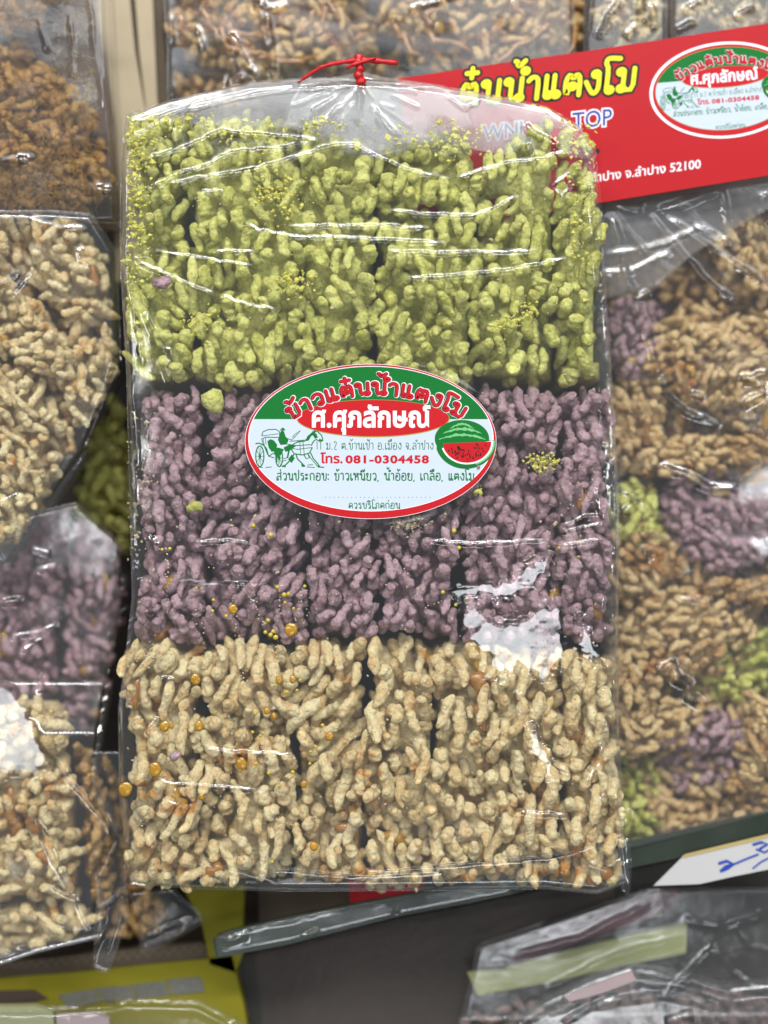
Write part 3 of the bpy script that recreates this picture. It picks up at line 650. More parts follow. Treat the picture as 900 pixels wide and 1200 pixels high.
def chaikin(p):
    if len(p) < 3: return p
    o = [p[0]]
    for a, b in zip(p, p[1:]): o += [(a[0] * .75 + b[0] * .25, a[1] * .75 + b[1] * .25), (a[0] * .25 + b[0] * .75, a[1] * .25 + b[1] * .75)]
    return o + [p[-1]]
def drawn(s):
    x = 0; out = []
    for ch in s:
        w_, st = GL[ch]
        for q in st: out.append([(x + a - (0.14 if w_ == 0 else 0), b) for a, b in (chaikin(q))])
        x += w_ + (0.17 if w_ else 0)
    return out, x - 0.17
def print_drawn(p, s, mp, layers, sp=None):
    """mp maps (0..1 along the line, height in x-heights) to the surface"""
    st, w_ = drawn(s)
    for width, m, lay, dx in layers:
        for q in st:
            pts = [mp(a / w_, b) for a, b in q]; pts = [(a + dx, b - dx * .3) for a, b in pts]; p.line(pts, width, m, lay)
            if width > 1.6:
                for e in (pts[0], pts[-1]): p.ell(e[0], e[1], width / 2, width / 2, m, lay, 10)
TITLE = "ข้าวแต๋นนHำแตงโม"
for s_, o_ in (("ศ.ศุภลักษณ์", 0.034), ("โทร.", 0.03), ("TOP", 0.075), ("TOP", 0.012), ("WNI", 0.075), ("WNI", 0.012), ("ลำปาง จ.ลำปาง 52100", 0.016)): lettering(s_, o_)
lettering("081-0304458", 0.042, 1.12)

# ================================================================== THE SETTING
tb = poly_extrude('table', [(-700, -700), (1600, -700), (1600, 1900), (-700, 1900)], -420, 60, TABLE); tb['kind'] = 'structure'

# ================================================================== THE MAIN PACK: rice cakes in three rows
ORD = ['first', 'second', 'third', 'fourth', 'fifth', 'sixth']
def colpoly(x0, x1, tl, tr, bl, br, xb0=None, xb1=None, g=-2.0, tops=None):
    xb0 = x0 if xb0 is None else xb0; xb1 = x1 if xb1 is None else xb1
    tp = tops or [(x0 + g, tl), (x1 - g, tr)]
    if tops is None or True:
        rr = random.Random(int(x0 * 3 + tl)); wb = lambda: rr.uniform(-9, 9)
        R_ = [(x1 - g + (xb1 - x1) * t + wb(), tr + (br - tr) * t) for t in (0.12, 0.26, 0.4, 0.55, 0.7, 0.85)]; L_ = [(x0 + g + (xb0 - x0) * t + wb(), tl + (bl - tl) * t) for t in (0.85, 0.7, 0.55, 0.4, 0.26, 0.12)]
        return tp + R_ + [(xb1 - g, br + wb()), ((xb0 + xb1) / 2, br + wb()), (xb0 + g, bl + wb())] + L_
    return tp + [(x1 - g + (xb1 - x1) * .5, (tr + br) / 2), (xb1 - g, br), (xb0 + g, bl), (x0 + g + (xb0 - x0) * .5, (tl + bl) / 2)]
gx_ = [153, 225, 353, 439, 560, 654, 697]; gxb = [153, 222, 356, 441, 556, 652, 707]
gt = [(133, 130), (137, 136), (152, 172), (168, 152), (158, 172), (150, 150)]
gn = ['left end edged with crumbs', 'sugar clump near its top', 'dark gap down its left side', 'just right of the centre gap', 'with darker hollows near its foot', 'narrow, against the right bag edge']
for i in range(6):
    tops = None
    if i == 2: tops = [(355, 136), (378, 155), (410, 160), (437, 172)]
    if i == 3: tops = [(441, 175), (470, 166), (500, 150), (535, 152), (557, 172)]
    if i == 4: tops = [(562, 176), (590, 180), (606, 155), (625, 138), (652, 136)]
    if i == 5: tops = [(656, 138), (682, 150), (701, 176)]
    cake('lime green puffed rice cake in the top row, ' + gn[i], colpoly(gx_[i], gx_[i + 1], gt[i][0], gt[i][1], 452, 452, gxb[i], gxb[i + 1], tops=tops), -2, GREEN, ang=90 + (i - 2) * 3, jit=19, drop=28, er=15, tilt=(0, 0, 22),
         scale=1.10, depth=230, group='green rice cakes in the front pack', seed=20 + i, caramel=0, end_on=0.07, layers=2, sx=12.8, sy=27)
px_ = [160, 236, 362, 440, 540, 655, 716]
pn = ['left end with syrup smears', 'left of the oval label', 'mostly under the oval label', 'under the label middle', 'under the printed watermelon', 'right end, against the bag seam']
for i in range(6):
    cake('purple puffed rice cake in the middle row, ' + pn[i], colpoly(px_[i], px_[i + 1], 458, 458, 752, 752, g=1.0), -6, PURPLE, ang=(100, 118, 95, 84, 105, 92)[i], jit=22, drop=28, er=15, tilt=(0, 0, 22), depth=230,
         group='purple rice cakes in the front pack', seed=40 + i, caramel=2 if i in (0, 4, 5) else 0, end_on=0.14, scale=0.95, sx=13, sy=25)
tx = [147, 238, 345, 430, 506, 655, 720]; txb = [158, 236, 345, 430, 508, 655, 729]
tn = ['left end with amber syrup', 'dotted with syrup', 'left of the middle', 'in the middle beside a dark gap', 'with a brown caramel patch', 'right end at the bag corner']
for i in range(6):
    tl, tr = [(758, 756), (756, 758), (758, 750), (750, 752), (752, 760), (765, 772)][i]
    cake('tan puffed rice cake in the bottom row, ' + tn[i], colpoly(tx[i], tx[i + 1], tl, tr, 1036, 1040 if i == 5 else 1036, txb[i], txb[i + 1]), 0, TAN, ang=(96, 80, 102, 88, 94, 86)[i], jit=21, drop=28, er=15, tilt=(0, 0, 22), depth=230,
         group='tan rice cakes in the front pack', seed=60 + i, caramel=(2, 1, 1, 1, 3, 2)[i], end_on=0.08, scale=1.12, sx=13.2, sy=27)

# ------------------------------------------------------------------ the clear bag round them
bag = thing('snack_bag', 'clear plastic bag of green, purple and tan rice cakes with oval label, red tie', 'bag')
ST = [
 ([(144, 200), (149, 180), (146, 164), (175, 151), (202, 134)],), ([(203, 139), (182, 165), (165, 185), (149, 200)],), ([(202, 134), (196, 150), (176, 178), (163, 206)],), ([(202, 151), (206, 172), (214, 134), (231, 116)],),
 ([(158, 211), (181, 183), (217, 172), (245, 160), (261, 153), (291, 158), (326, 160), (371, 165)], 1.3), ([(371, 165), (326, 175), (270, 179), (245, 193), (217, 202), (175, 220)], 1.3),
 ([(175, 220), (235, 209), (305, 197), (347, 185), (382, 172), (417, 170), (440, 183), (466, 196), (498, 205), (530, 210)], 1.4), ([(230, 234), (238, 225), (261, 224)],), 
 ([(287, 262), (305, 271), (340, 278), (389, 279), (440, 281), (523, 286)], 1.3), ([(336, 267), (389, 265), (440, 265), (505, 269)], 1.0), ([(158, 300), (182, 295), (214, 300), (270, 309), (298, 312)], 1.0),
 ([(158, 305), (193, 321), (228, 337), (250, 345)], 1.1), ([(260, 347), (294, 360), (322, 363)], 1.2), ([(251, 295), (298, 295)], 0.8),
 ([(168, 365), (179, 386), (186, 407), (200, 449)], 1.7, 1.5), ([(191, 409), (198, 409), (200, 449)], 1.2), ([(152, 340), (158, 372), (164, 400), (166, 430)], 0.9), ([(150, 400), (153, 440), (156, 480)], 0.9),
 ([(534, 210), (569, 199), (605, 190), (640, 187), (664, 176)], 0.9), ([(457, 247), (491, 252), (555, 253), (576, 247), (608, 230)], 1.3), ([(452, 295), (527, 297), (575, 296), (630, 295)], 1.2),
 ([(477, 327), (537, 323), (591, 317), (633, 311), (665, 302)], 1.4), ([(615, 144), (622, 152), (633, 160), (655, 173)], 2.2, 1.6), ([(619, 167), (626, 185)], 1.0), ([(648, 221), (665, 205), (669, 217), (658, 231), (648, 221)], 1.1),
 ([(431, 100), (491, 101), (562, 110), (633, 126), (669, 140), (690, 158)], 1.3), ([(573, 104), (560, 118), (544, 128), (523, 112)], 1.0), ([(694, 157), (700, 210), (703, 263), (708, 334), (713, 441)], 1.3), ([(689, 215), (697, 300), (699, 380)], 0.7),
 ([(503, 634), (551, 638), (608, 635), (643, 633)], 1.5), ([(658, 619), (686, 606), (707, 606)], 1.8), ([(658, 626), (704, 613)], 1.5), ([(658, 640), (704, 633)], 1.5), ([(604, 809), (608, 824), (611, 837)], 1.2, 1.6),
 ([(610, 952), (640, 954), (665, 955)], 1.5), ([(694, 925), (690, 915), (703, 895)], 1.4), ([(700, 870), (712, 905), (705, 935)], 1.2), ([(640, 885), (650, 896), (668, 906)], 1.2), ([(230, 636), (268, 633), (292, 638)], 1.6), ([(275, 686), (288, 702), (299, 709)], 2.2, 1.8),
 ([(182, 628), (180, 640), (176, 660), (175, 678)], 1.8, 1.7), ([(151, 681), (220, 682), (290, 683), (343, 684)], 0.7), ([(157, 612), (155, 660), (152, 709), (146, 767)], 1.2), ([(160, 480), (160, 540), (159, 600)], 0.8),
 ([(184, 798), (194, 795), (205, 796)], 1.4), ([(175, 859), (182, 850), (186, 841)], 1.8, 1.4), ([(230, 864), (244, 879), (269, 882), (305, 883), (347, 886)], 2.0, 1.2), ([(179, 909), (195, 919), (244, 921), (308, 927)], 1.4), ([(196, 939), (207, 944), (204, 952)], 1.3),
 ([(163, 960), (166, 972), (173, 984)], 1.6, 1.2), ([(150, 985), (146, 1006), (158, 1022)], 1.0), ([(227, 1006), (262, 1020), (298, 1030), (330, 1038)], 0.9), ([(430, 1020), (540, 1012), (640, 1004), (700, 990)], 0.8), ([(300, 1016), (420, 1026), (520, 1022)], 0.6),
 ([(716, 470), (720, 560), (721, 640), (716, 700)], 1.2), ([(706, 700), (708, 760), (712, 850)], 1.2), ([(718, 720), (721, 780), (722, 860)], 1.1), ([(722, 930), (733, 962), (736, 1000)], 1.3), ([(690, 1010), (712, 1018), (733, 1005)], 1.3),
 ([(702, 470), (709, 520), (712, 600)], 0.8), ([(694, 560), (700, 600)], 0.8), ([(150, 250), (148, 300), (150, 350)], 0.7), ([(360, 690), (372, 720)], 0.6), ([(150, 145), (210, 130), (290, 112), (350, 104), (410, 100)], 1.1),
]
ARM = [(528, 692), (554, 681), (579, 684), (601, 674), (643, 651), (643, 667), (622, 688), (594, 702), (554, 699), (537, 702)]
MAINB = [(536, 716), (558, 708), (579, 728), (608, 731), (636, 712), (650, 698), (662, 731), (662, 765), (651, 792), (655, 802), (640, 800), (608, 784), (586, 795), (572, 791), (572, 770), (552, 754), (538, 730)]
RB = [(678, 716), (688, 732), (697, 759), (696, 782), (683, 768), (680, 745)]
LOWB = [(620, 850), (632, 856), (648, 908), (640, 912), (626, 880)]
def zmain(X, Y):
    z = 8.0 - 2.5 * np.exp(-((Y - 455) / 50) ** 2) - 2.5 * np.exp(-((Y - 755) / 50) ** 2) + 0 * X
    top = np.clip((185 - Y) / 95, 0, 1); z = z - 4 * top ** 1.2
    z = z - 3 * np.clip((np.abs(X - 435) - 215) / 85, 0, 1) ** 3
    return z
def pmain(X, Y, z):
    lab = ((X - 434.3) / 150) ** 2 + ((Y - 517.3) / 94) ** 2
    m = 1 / (1 + np.exp((lab - 1.06) * 26)); z = z * (1 - m) + 6.2 * m
    for k, poly in enumerate((ARM, MAINB, RB, LOWB)):
        d, _ = seg_dist(X, Y, poly + [poly[0]]); ins = in_poly(X, Y, poly); sd = np.where(ins, d, -d)
        cx = sum(p[0] for p in poly) / len(poly); cyy = sum(p[1] for p in poly) / len(poly)
        m = np.clip(0.5 + (sd + 5.0 * vnoise(X, Y, 9, 70 + k) + 2.5 * vnoise(X, Y, 4.5, 80 + k)) / 9.0, 0, 1); m = m * m * (3 - 2 * m)
        # a slack facet of the film, tipped towards the lamp
        lx, ly, lz = LAMP; px, py = (cx - 450) * S, (600 - cyy) * S
        v = Vector((-px, -py, 0.5)).normalized() + Vector((lx - px, ly - py, lz)).normalized(); nx, ny = v.x / v.z, v.y / v.z
        lo = 7.5 + (-nx * (X - cx) + ny * (Y - cyy)) + 0.42 * vnoise(X, Y, 31, 90 + k) + 0.17 * vnoise(X + Y * .4, Y, 14, 97 + k) + 0.07 * vnoise(X, Y, 5, 95 + k)
        z = z * (1 - m) + lo * m
    return z
film('bag_film', [(147, 134), (200, 117), (290, 96), (350, 91), (400, 90), (430, 93), (480, 96), (560, 107), (640, 124), (678, 146), (698, 176)],
     [(152, 1036), (230, 1042), (340, 1045), (500, 1044), (640, 1042), (700, 1048), (738, 1034)],
     [(147, 134), (141, 200), (140, 300), (148, 440), (152, 600), (154, 700), (147, 765), (138, 830), (139, 930), (146, 985), (152, 1036)],
     [(698, 176), (704, 230), (708, 300), (718, 450), (726, 600), (725, 750), (726, 850), (730, 950), (738, 1034)],
     zmain, ST, 1.2, FILM, bag, skirt=230, edge=26, ew=9, noise_amp=0.8, post=pmain)
# the top of the bag folds over: a second, cloudier layer above the cakes
film('folded_top', [(150, 136), (200, 120), (290, 99), (350, 94), (400, 92), (430, 95), (480, 99), (560, 110), (640, 127), (676, 146)], [(152, 142), (230, 146), (340, 150), (420, 184), (470, 178), (520, 168), (590, 182), (640, 150), (678, 152)],
     [(150, 136), (152, 142)], [(676, 146), (678, 152)], lambda X, Y: -24 + 0.04 * (Y - 100), [([(200, 128), (300, 112), (400, 106)], 0.8), ([(470, 120), (560, 128), (640, 138)], 0.9), ([(500, 104), (540, 140), (600, 160)], 0.9), ([(520, 150), (570, 120)], 0.8), ([(240, 118), (262, 140)], .7)], 2.0, FILM_FOLD, bag, skirt=0, edge=2, ew=4, noise_amp=1.0, seed=33)
# gathered neck behind the tie: a second crumpled fold of film
rn = random.Random(5); nst = []
for k in range(26):
    a = rn.uniform(-1.25, 1.25); l0 = rn.uniform(5, 40); l1 = l0 + rn.uniform(25, 75); b = a + rn.uniform(-0.2, 0.2)
    nst.append(([(424 + l0 * math.sin(a), 92 + l0 * math.cos(a)), (424 + l1 * math.sin(b), 92 + l1 * math.cos(b) * 0.8)], rn.uniform(0.5, 1.2), rn.uniform(0.7, 1.4)))
film('gathered_neck', [(352, 96), (400, 89), (424, 84), (450, 90), (520, 100)], [(330, 150), (380, 164), (425, 190), (470, 180), (560, 150)], [(352, 96), (336, 122), (330, 150)], [(520, 100), (548, 124), (560, 150)],
     lambda X, Y: -16 + 4 * np.clip((Y - 100) / 80, 0, 1), nst, 1.6, FILM_NECK, bag, skirt=0, edge=4, ew=6, noise_amp=1.6, seed=31)
# corner flap bottom right
film('corner_flap', [(724, 985), (737, 982)], [(728, 1044), (738, 1052)], [(724, 985), (722, 1015), (728, 1044)], [(737, 982), (741, 1012), (738, 1052)], lambda X, Y: -12 + 0 * X,
     [([(733, 985), (730, 1010), (737, 1046)], 2, 1.1), ([(726, 1020), (738, 1008)], 2, 1)], 1.5, FILM, bag, skirt=0, edge=1, ew=3, seed=44)
sticker(bag, None, 7.6)
# red plastic tie
def ribbon(name, pts, w, t, mat, parent, zs):
    v = []; f = []; n = len(pts)
    for i, p in enumerate(pts):
        a = pts[max(i - 1, 0)]; b = pts[min(i + 1, n - 1)]; dx, dy = b[0] - a[0], b[1] - a[1]; l = math.hypot(dx, dy); ww = w[i] if hasattr(w, '__len__') else w
        for sgn, dz in ((-1, 0), (1, 0), (1, -t), (-1, -t)):
            v.append(W(p[0] - sgn * dy / l * ww / 2, p[1] + sgn * dx / l * ww / 2, zs[i] + dz))
    for i in range(n - 1):
        for k in range(4): f.append((4 * i + k, 4 * i + (k + 1) % 4, 4 * i + 4 + (k + 1) % 4, 4 * i + 4 + k))
    f.append((3, 2, 1, 0)); m = 4 * (n - 1); f.append((m, m + 1, m + 2, m + 3))
    o = mesh_obj(name, v, f, mat, parent, smooth=False); return o
def strip(name, pts, rr, zs, parent, flat=0.6):
    P3 = [Vector(W(x, y, z)) for (x, y), z in zip(pts, zs)]; out = []; rads = []
    for i in range(len(P3) - 1):
        for k in range(4): t = k / 4; out.append(P3[i].lerp(P3[i + 1], t)); rads.append((rr[i] * (1 - t) + rr[i + 1] * t) * S * (1 + 0.18 * math.sin((i * 4 + k) * 1.7)))
    out.append(P3[-1]); rads.append(rr[-1] * S)
    v, f = tube_path(out, rads, 8); return mesh_obj(name, v, f, TAPE_RED, parent)
tie = strip('red_tie', [(349, 97), (357, 91), (366, 85), (376, 79), (387, 75.5), (400, 73), (414, 71), (430, 70.5), (448, 72), (466, 74)], [1.6, 2.0, 2.2, 2.4, 2.6, 2.6, 3.4, 3.8, 3.3, 3.0], [-10, -7, -4, -1, 1, 2, 4, 4, 3, 2], bag)
strip('tie_knot', [(421, 66), (420, 72), (422, 80), (420, 88), (423, 96), (424, 103)], [5.0, 6.2, 5.0, 5.4, 6.4, 4.0], [4, 6, 5, 3, 0, -6], tie)
strip('tie_end', [(406, 80), (414, 76), (426, 72), (440, 68)], [1.6, 2.4, 2.4, 1.4], [6, 10, 11, 8], tie)
# syrup beads and sugar crumbs stuck to the film
def dome(x, y, r, z, mat, parent, name, ry=None, seed=0): return blob(x, y, z, r, ry or r, min(r, 4) * 0.5, mat, parent, name, seed, 14, 0.05)
for k, (x, y, r) in enumerate([(273, 714, 5.6), (341, 738, 7.5), (193, 851, 6), (201, 851, 3), (182, 902, 7.5), (229, 796, 6), (327, 797, 4.5), (343, 796, 4.2), (313, 833, 4), (321, 839, 3.4), (386, 863, 5), (236, 934, 3.8), (356, 919, 4), (283, 895, 6.5), (233, 851, 5.5), (147, 925, 8), (368, 992, 5)]):
    b = dome(x, y, r, 9.2, SYRUP, bag, 'syrup_bead', ry=r * 1.15, seed=k)
mb_v = []; mb_f = []
def small_beads(name, items, mat, z=9.0, ring=None):
    v = []; f = []
    for (x, y, r) in items:
        b = len(v); sg = 8
        for rr, zz in ((1.0, 0), (0.8, 0.35), (0.4, 0.6)):
            for k in range(sg): t = 6.283 * k / sg; v.append(W(x + r * rr * math.cos(t), y + r * rr * math.sin(t), z + r * zz))
        v.append(W(x, y, z + r * 0.65))
        for a in range(2):
            for k in range(sg): f.append((b + a * sg + k, b + (a + 1) * sg + k, b + (a + 1) * sg + (k + 1) % sg, b + a * sg + (k + 1) % sg))
        for k in range(sg): f.append((b + 2 * sg + k, b + 3 * sg, b + 2 * sg + (k + 1) % sg))
    o = mesh_obj(name, v, [q[::-1] for q in f], mat, bag); o['kind'] = 'stuff'; return o
it = [(x, y, r) for x, y, r in [(325, 688, 2.8), (333, 697, 3), (334, 706, 2), (344, 713, 2), (338, 696, 2.4), (314, 727, 2.6), (320, 740, 2.6), (311, 741, 2.4), (317, 744, 2.8), (323, 747, 3.2), (357, 687, 2.2), (265, 722, 2.4), (249, 716, 2.2), (250, 703, 2), (297, 616, 2.6), (317, 627, 3.2), (230, 689, 1.8), (190, 644, 2), (199, 643, 2.2), (532, 622, 3), (538, 642, 2.6), (519, 694, 2.6), (534, 709, 2), (655, 642, 2), (299, 836, 2.4), (296, 858, 2.2), (300, 895, 2.4), (315, 906, 2.6), (305, 862, 2), (343, 905, 2.6), (370, 875, 2.2), (364, 881, 2), (363, 895, 2), (327, 921, 2), (336, 811, 2.6), (348, 809, 2), (352, 797, 2.2), (322, 803, 1.8), (378, 850, 2.4), (319, 1010, 2.2)]]
small_beads('small_syrup_beads', it, SYRUP_RIM)
bub = []
for (x0, y0, x1, y1, n) in [(195, 640, 197, 720, 22), (270, 700, 288, 815, 30), (286, 750, 282, 812, 14), (326, 745, 324, 800, 16), (353, 690, 345, 750, 16), (362, 700, 349, 770, 16), (237, 730, 243, 800, 12), (330, 700, 322, 745, 10), (500, 712, 535, 700, 8), (296, 700, 310, 735, 10)]:
    for i in range(n): t = i / n; bub.append((x0 + (x1 - x0) * t + rn.gauss(0, 1.4), y0 + (y1 - y0) * t + rn.gauss(0, 1), rn.uniform(0.45, 1.0)))
for i in range(300): bub.append((rn.uniform(165, 700), rn.choice([rn.gauss(330, 90), rn.gauss(650, 70), rn.gauss(880, 70)]), rn.uniform(0.35, 0.9)))
small_beads('tiny_bubbles', [b for b in bub if ((b[0] - 434) / 148) ** 2 + ((b[1] - 517) / 92) ** 2 > 1.05 and 150 < b[1] < 1020], BUBBLE)
def crumbs(name, spots, mat, parent, z=3, size=(0.9, 3.0)):
    v = []; f = []
    for (cx, cyy, rx, ry, n) in spots:
        for i in range(n):
            x, y = cx + rn.gauss(0, rx), cyy + rn.gauss(0, ry); x = abs(x - 149) + 149 if x < 400 else 700 - abs(700 - x); s = rn.uniform(*size) * rn.choice((0.6, 0.8, 1.3))
            if y < 128 + abs(x - 330) * 0.03: continue
            zz = z + rn.uniform(-5, 2); b = len(v)
            ps = [(rn.gauss(0, 1), rn.gauss(0, 1), rn.gauss(0, 1)) for _ in range(6)]
            ax = [(1, 0, 0), (-1, 0, 0), (0, 1, 0), (0, -1, 0), (0, 0, 1), (0, 0, -1)]
            for a, q in zip(ax, ps): v.append(W(x + (a[0] + q[0] * .25) * s, y + (a[1] + q[1] * .25) * s, zz + (a[2] + q[2] * .25) * s))
            for t in ((0, 2, 4), (2, 1, 4), (1, 3, 4), (3, 0, 4), (2, 0, 5), (1, 2, 5), (3, 1, 5), (0, 3, 5)): f.append(tuple(b + k for k in t)[::-1])
    o = mesh_obj(name, v, f, mat, parent, smooth=False); o['kind'] = 'stuff'; return o
crumbs('yellow_sugar_crumbs', [(165, 170, 13, 22, 150), (160, 250, 9, 40, 170), (325, 232, 16, 14, 170), (345, 330, 13, 9, 90), (216, 140, 22, 8, 90), (620, 366, 5, 6, 50), (150, 330, 6, 45, 90), (375, 145, 14, 6, 60), (535, 165, 16, 12, 100),
    (680, 250, 9, 40, 130), (595, 378, 9, 5, 45), (672, 165, 14, 10, 80), (235, 378, 14, 9, 50), (470, 160, 20, 8, 40), (560, 575, 4, 3, 16), (637, 541, 12, 5, 80), (300, 165, 40, 12, 80)], CRUMB, bag, 3)
crumbs('pale_crumbs', [(165, 565, 10, 50, 110), (480, 612, 12, 6, 90), (330, 640, 120, 60, 60), (640, 540, 10, 9, 40), (180, 770, 12, 10, 40), (300, 900, 120, 60, 80), (560, 900, 100, 60, 80), (675, 600, 14, 40, 50), (440, 480, 180, 220, 60)], CRUMB_TAN, bag, 1, (0.8, 2.4))
lump = blob(228, 594, 0, 9, 8, 7, GREEN, None, 'green_rice_crumb', 2); tag(lump, 'single green rice lump in the dark gap beside the purple cakes', 'crumb')
lump = blob(250, 470, -4, 16, 13, 9, GREEN, None, 'green_rice_crumb', 5); tag(lump, 'pale green fragment hanging down between green row and purple row', 'crumb')
lump = blob(190, 331, 3, 11, 9, 8, PURPLE, None, 'purple_rice_crumb', 3); tag(lump, 'single purple crumb stuck on the green row at left', 'crumb')
lump = blob(205, 886, 4, 7, 6, 6, PURPLE, None, 'purple_rice_crumb', 8); tag(lump, 'round purple puff on the tan row beside amber syrup', 'crumb')
#==BACK==
# ================================================================== BEHIND AND BESIDE: boards, boxes, other packs
bb = poly_extrude('brown_board', [(30, -20), (104, -20), (122, 70), (133, 140), (140, 270), (30, 270)], -150, 8, BROWN_BOARD); tag(bb, 'dark brown board behind the floss covered cakes at top left', 'board')
cb = thing('cardboard_box', 'cream cardboard box side standing behind the pack at upper left', 'box')
poly_extrude('side_panel', [(104, -20), (150, -20), (158, 60), (170, 130), (180, 330), (136, 330), (132, 140), (120, 60)], -170, 40, CREAM_BOARD, cb)
poly_extrude('end_flap', [(157, -20), (178, -20), (184, 110), (194, 260), (178, 260), (170, 120), (163, 60)], -178, 8, CREAM_BOARD, cb)
poly_extrude('side_panel', [(180, -20), (190, -20), (205, 260), (196, 260), (186, 110)], -176, 20, KRAFT, cb)
dbk = poly_extrude('dark_board', [(186, -40), (940, -40), (940, 240), (200, 300)], -230, 8, DARKBOARD); tag(dbk, 'dark board lying under the drizzled cakes along the top', 'board')
dbr = poly_extrude('tray_floor', [(690, 240), (960, 200), (960, 1000), (700, 1020)], -240, 8, DARKBOARD); tag(dbr, 'dark tray floor under the loose mixed cakes at right', 'tray')

def facets(polys, lo0, seedk=0):
    def post(X, Y, z):
        for k, poly in enumerate(polys):
            d, _ = seg_dist(X, Y, poly + [poly[0]]); ins = in_poly(X, Y, poly); sd = np.where(ins, d, -d)
            cx = sum(p[0] for p in poly) / len(poly); cyy = sum(p[1] for p in poly) / len(poly)
            m = np.clip(0.5 + (sd + 5 * vnoise(X, Y, 9, 70 + k + seedk)) / 6, 0, 1); m = m * m * (3 - 2 * m)
            px, py = (cx - 450) * S, (600 - cyy) * S
            v = Vector((-px, -py, 0.5)).normalized() + Vector((LAMP[0] - px, LAMP[1] - py, LAMP[2])).normalized(); nx, ny = v.x / v.z, v.y / v.z
            lo = lo0 + (-nx * (X - cx) + ny * (Y - cyy)) + 0.42 * vnoise(X, Y, 31, 90 + k)
            z = z * (1 - m) + lo * m
        return z
    return post
def threads(name, parent, spots, n, z, mat, L=(10, 26)):
    v = []; f = []; r = random.Random(9)
    for i in range(n):
        cx, cyy, rx, ry = r.choice(spots); x, y = cx + r.uniform(-rx, rx), cyy + r.uniform(-ry, ry); a = r.uniform(0, 6.28); l = r.uniform(*L); zz = z + r.uniform(-4, 6); prev = None
        for k in range(5):
            w = 0.55 * (1 - k / 5.5); b = len(v)
            for t in (0, 2.1, 4.2): v.append(W(x + w * math.cos(t + a), y + w * math.sin(t + a), zz + w * math.sin(t)))
            if prev is not None:
                for q in range(3): f.append((prev + q, prev + (q + 1) % 3, b + (q + 1) % 3, b + q))
            prev = b; a += r.gauss(0, 0.5); x += math.cos(a) * l / 4; y += math.sin(a) * l / 4; zz += r.uniform(-1.5, 1.5)
    o = mesh_obj(name, v, f, mat, parent); o['kind'] = 'stuff'; return o

# ---- left: floss covered cakes
fc = cake('brown rice cake matted with shredded floss, above the pale cakes at left', [(-30, 75), (6, 48), (28, 45), (44, 64), (76, 92), (96, 104), (114, 128), (120, 168), (131, 205), (122, 228), (98, 250), (50, 252), (-30, 250)], -66, FLOSS, ang=60, jit=40, tilt=(-0.12, 0.05), drop=46, er=40, depth=80, seed=101, scale=0.85)
threads('meat_floss', fc, [(40, 160, 55, 70), (80, 200, 40, 40), (20, 220, 40, 25)], 520, -58, FLOSS)
fc2 = cake('brown floss covered rice cake cut by the top left corner', [(-30, -30), (70, -30), (62, 10), (46, 30), (20, 42), (-30, 40)], -70, FLOSS, ang=20, jit=40, drop=36, er=30, depth=70, seed=102, scale=0.85)
threads('meat_floss', fc2, [(15, 10, 35, 24)], 120, -62, FLOSS)
flb = thing('floss_snack_bag', 'clear bag holding floss covered cakes at upper left', 'bag')
threads('stray_floss', flb, [(85, 60, 22, 60), (100, 110, 14, 30)], 150, -66, PAPER_EDGE, (5, 12))
film('bag_film', [(-30, -20), (60, -20), (124, -20)], [(-30, 262), (60, 262), (138, 262)], [(-30, -20), (-30, 262)], [(124, -20), (128, 60), (133, 140), (137, 200), (138, 262)], lambda X, Y: -54 - 0.16 * (X - 60), [
    ([(104, -10), (112, 60), (122, 120), (130, 180)], 1.2), ([(82, 10), (86, 60), (84, 90)], 1), ([(110, 220), (124, 224), (137, 222)], 3, 2.2), ([(20, 186), (34, 190)], 2, 2), ([(0, 190), (40, 182)], 0.8), ([(45, 20), (56, 60)], 1)], 2.4, FILM_BACK, flb, skirt=60, edge=14, ew=8, noise_amp=1.3, seed=51)
# ---- left: pale cakes
g_ = 'pale rice cakes at left'
cake('pale rice cake with caramel at the left, just below the floss cake', [(-30, 254), (88, 254), (124, 296), (137, 372), (84, 398), (34, 330), (-30, 308)], -52, TAN, ang=35, jit=35, tilt=(-0.22, 0), drop=30, er=26, depth=80, seed=103, caramel=2, group=g_, scale=0.92)
cake('pale rice cake in the middle of the tapering left bag', [(-30, 312), (30, 334), (86, 402), (136, 382), (138, 440), (98, 512), (50, 442), (-30, 402)], -44, TAN, ang=40, jit=35, tilt=(-0.25, 0), drop=30, er=24, depth=80, seed=104, caramel=3, group=g_, scale=0.92)
cake('pale rice cake at the pointed foot of the left bag', [(-30, 406), (48, 446), (96, 516), (60, 572), (22, 634), (-30, 662)], -44, TAN, ang=62, jit=32, tilt=(-0.25, 0), drop=30, er=24, depth=80, seed=105, caramel=2, group=g_, scale=0.92)
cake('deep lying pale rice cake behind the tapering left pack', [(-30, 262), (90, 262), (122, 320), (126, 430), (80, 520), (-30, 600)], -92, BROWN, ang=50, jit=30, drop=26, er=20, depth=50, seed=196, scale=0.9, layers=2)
plb = thing('tapered_snack_bag', 'clear tapering bag of pale rice cakes at the left edge', 'bag')
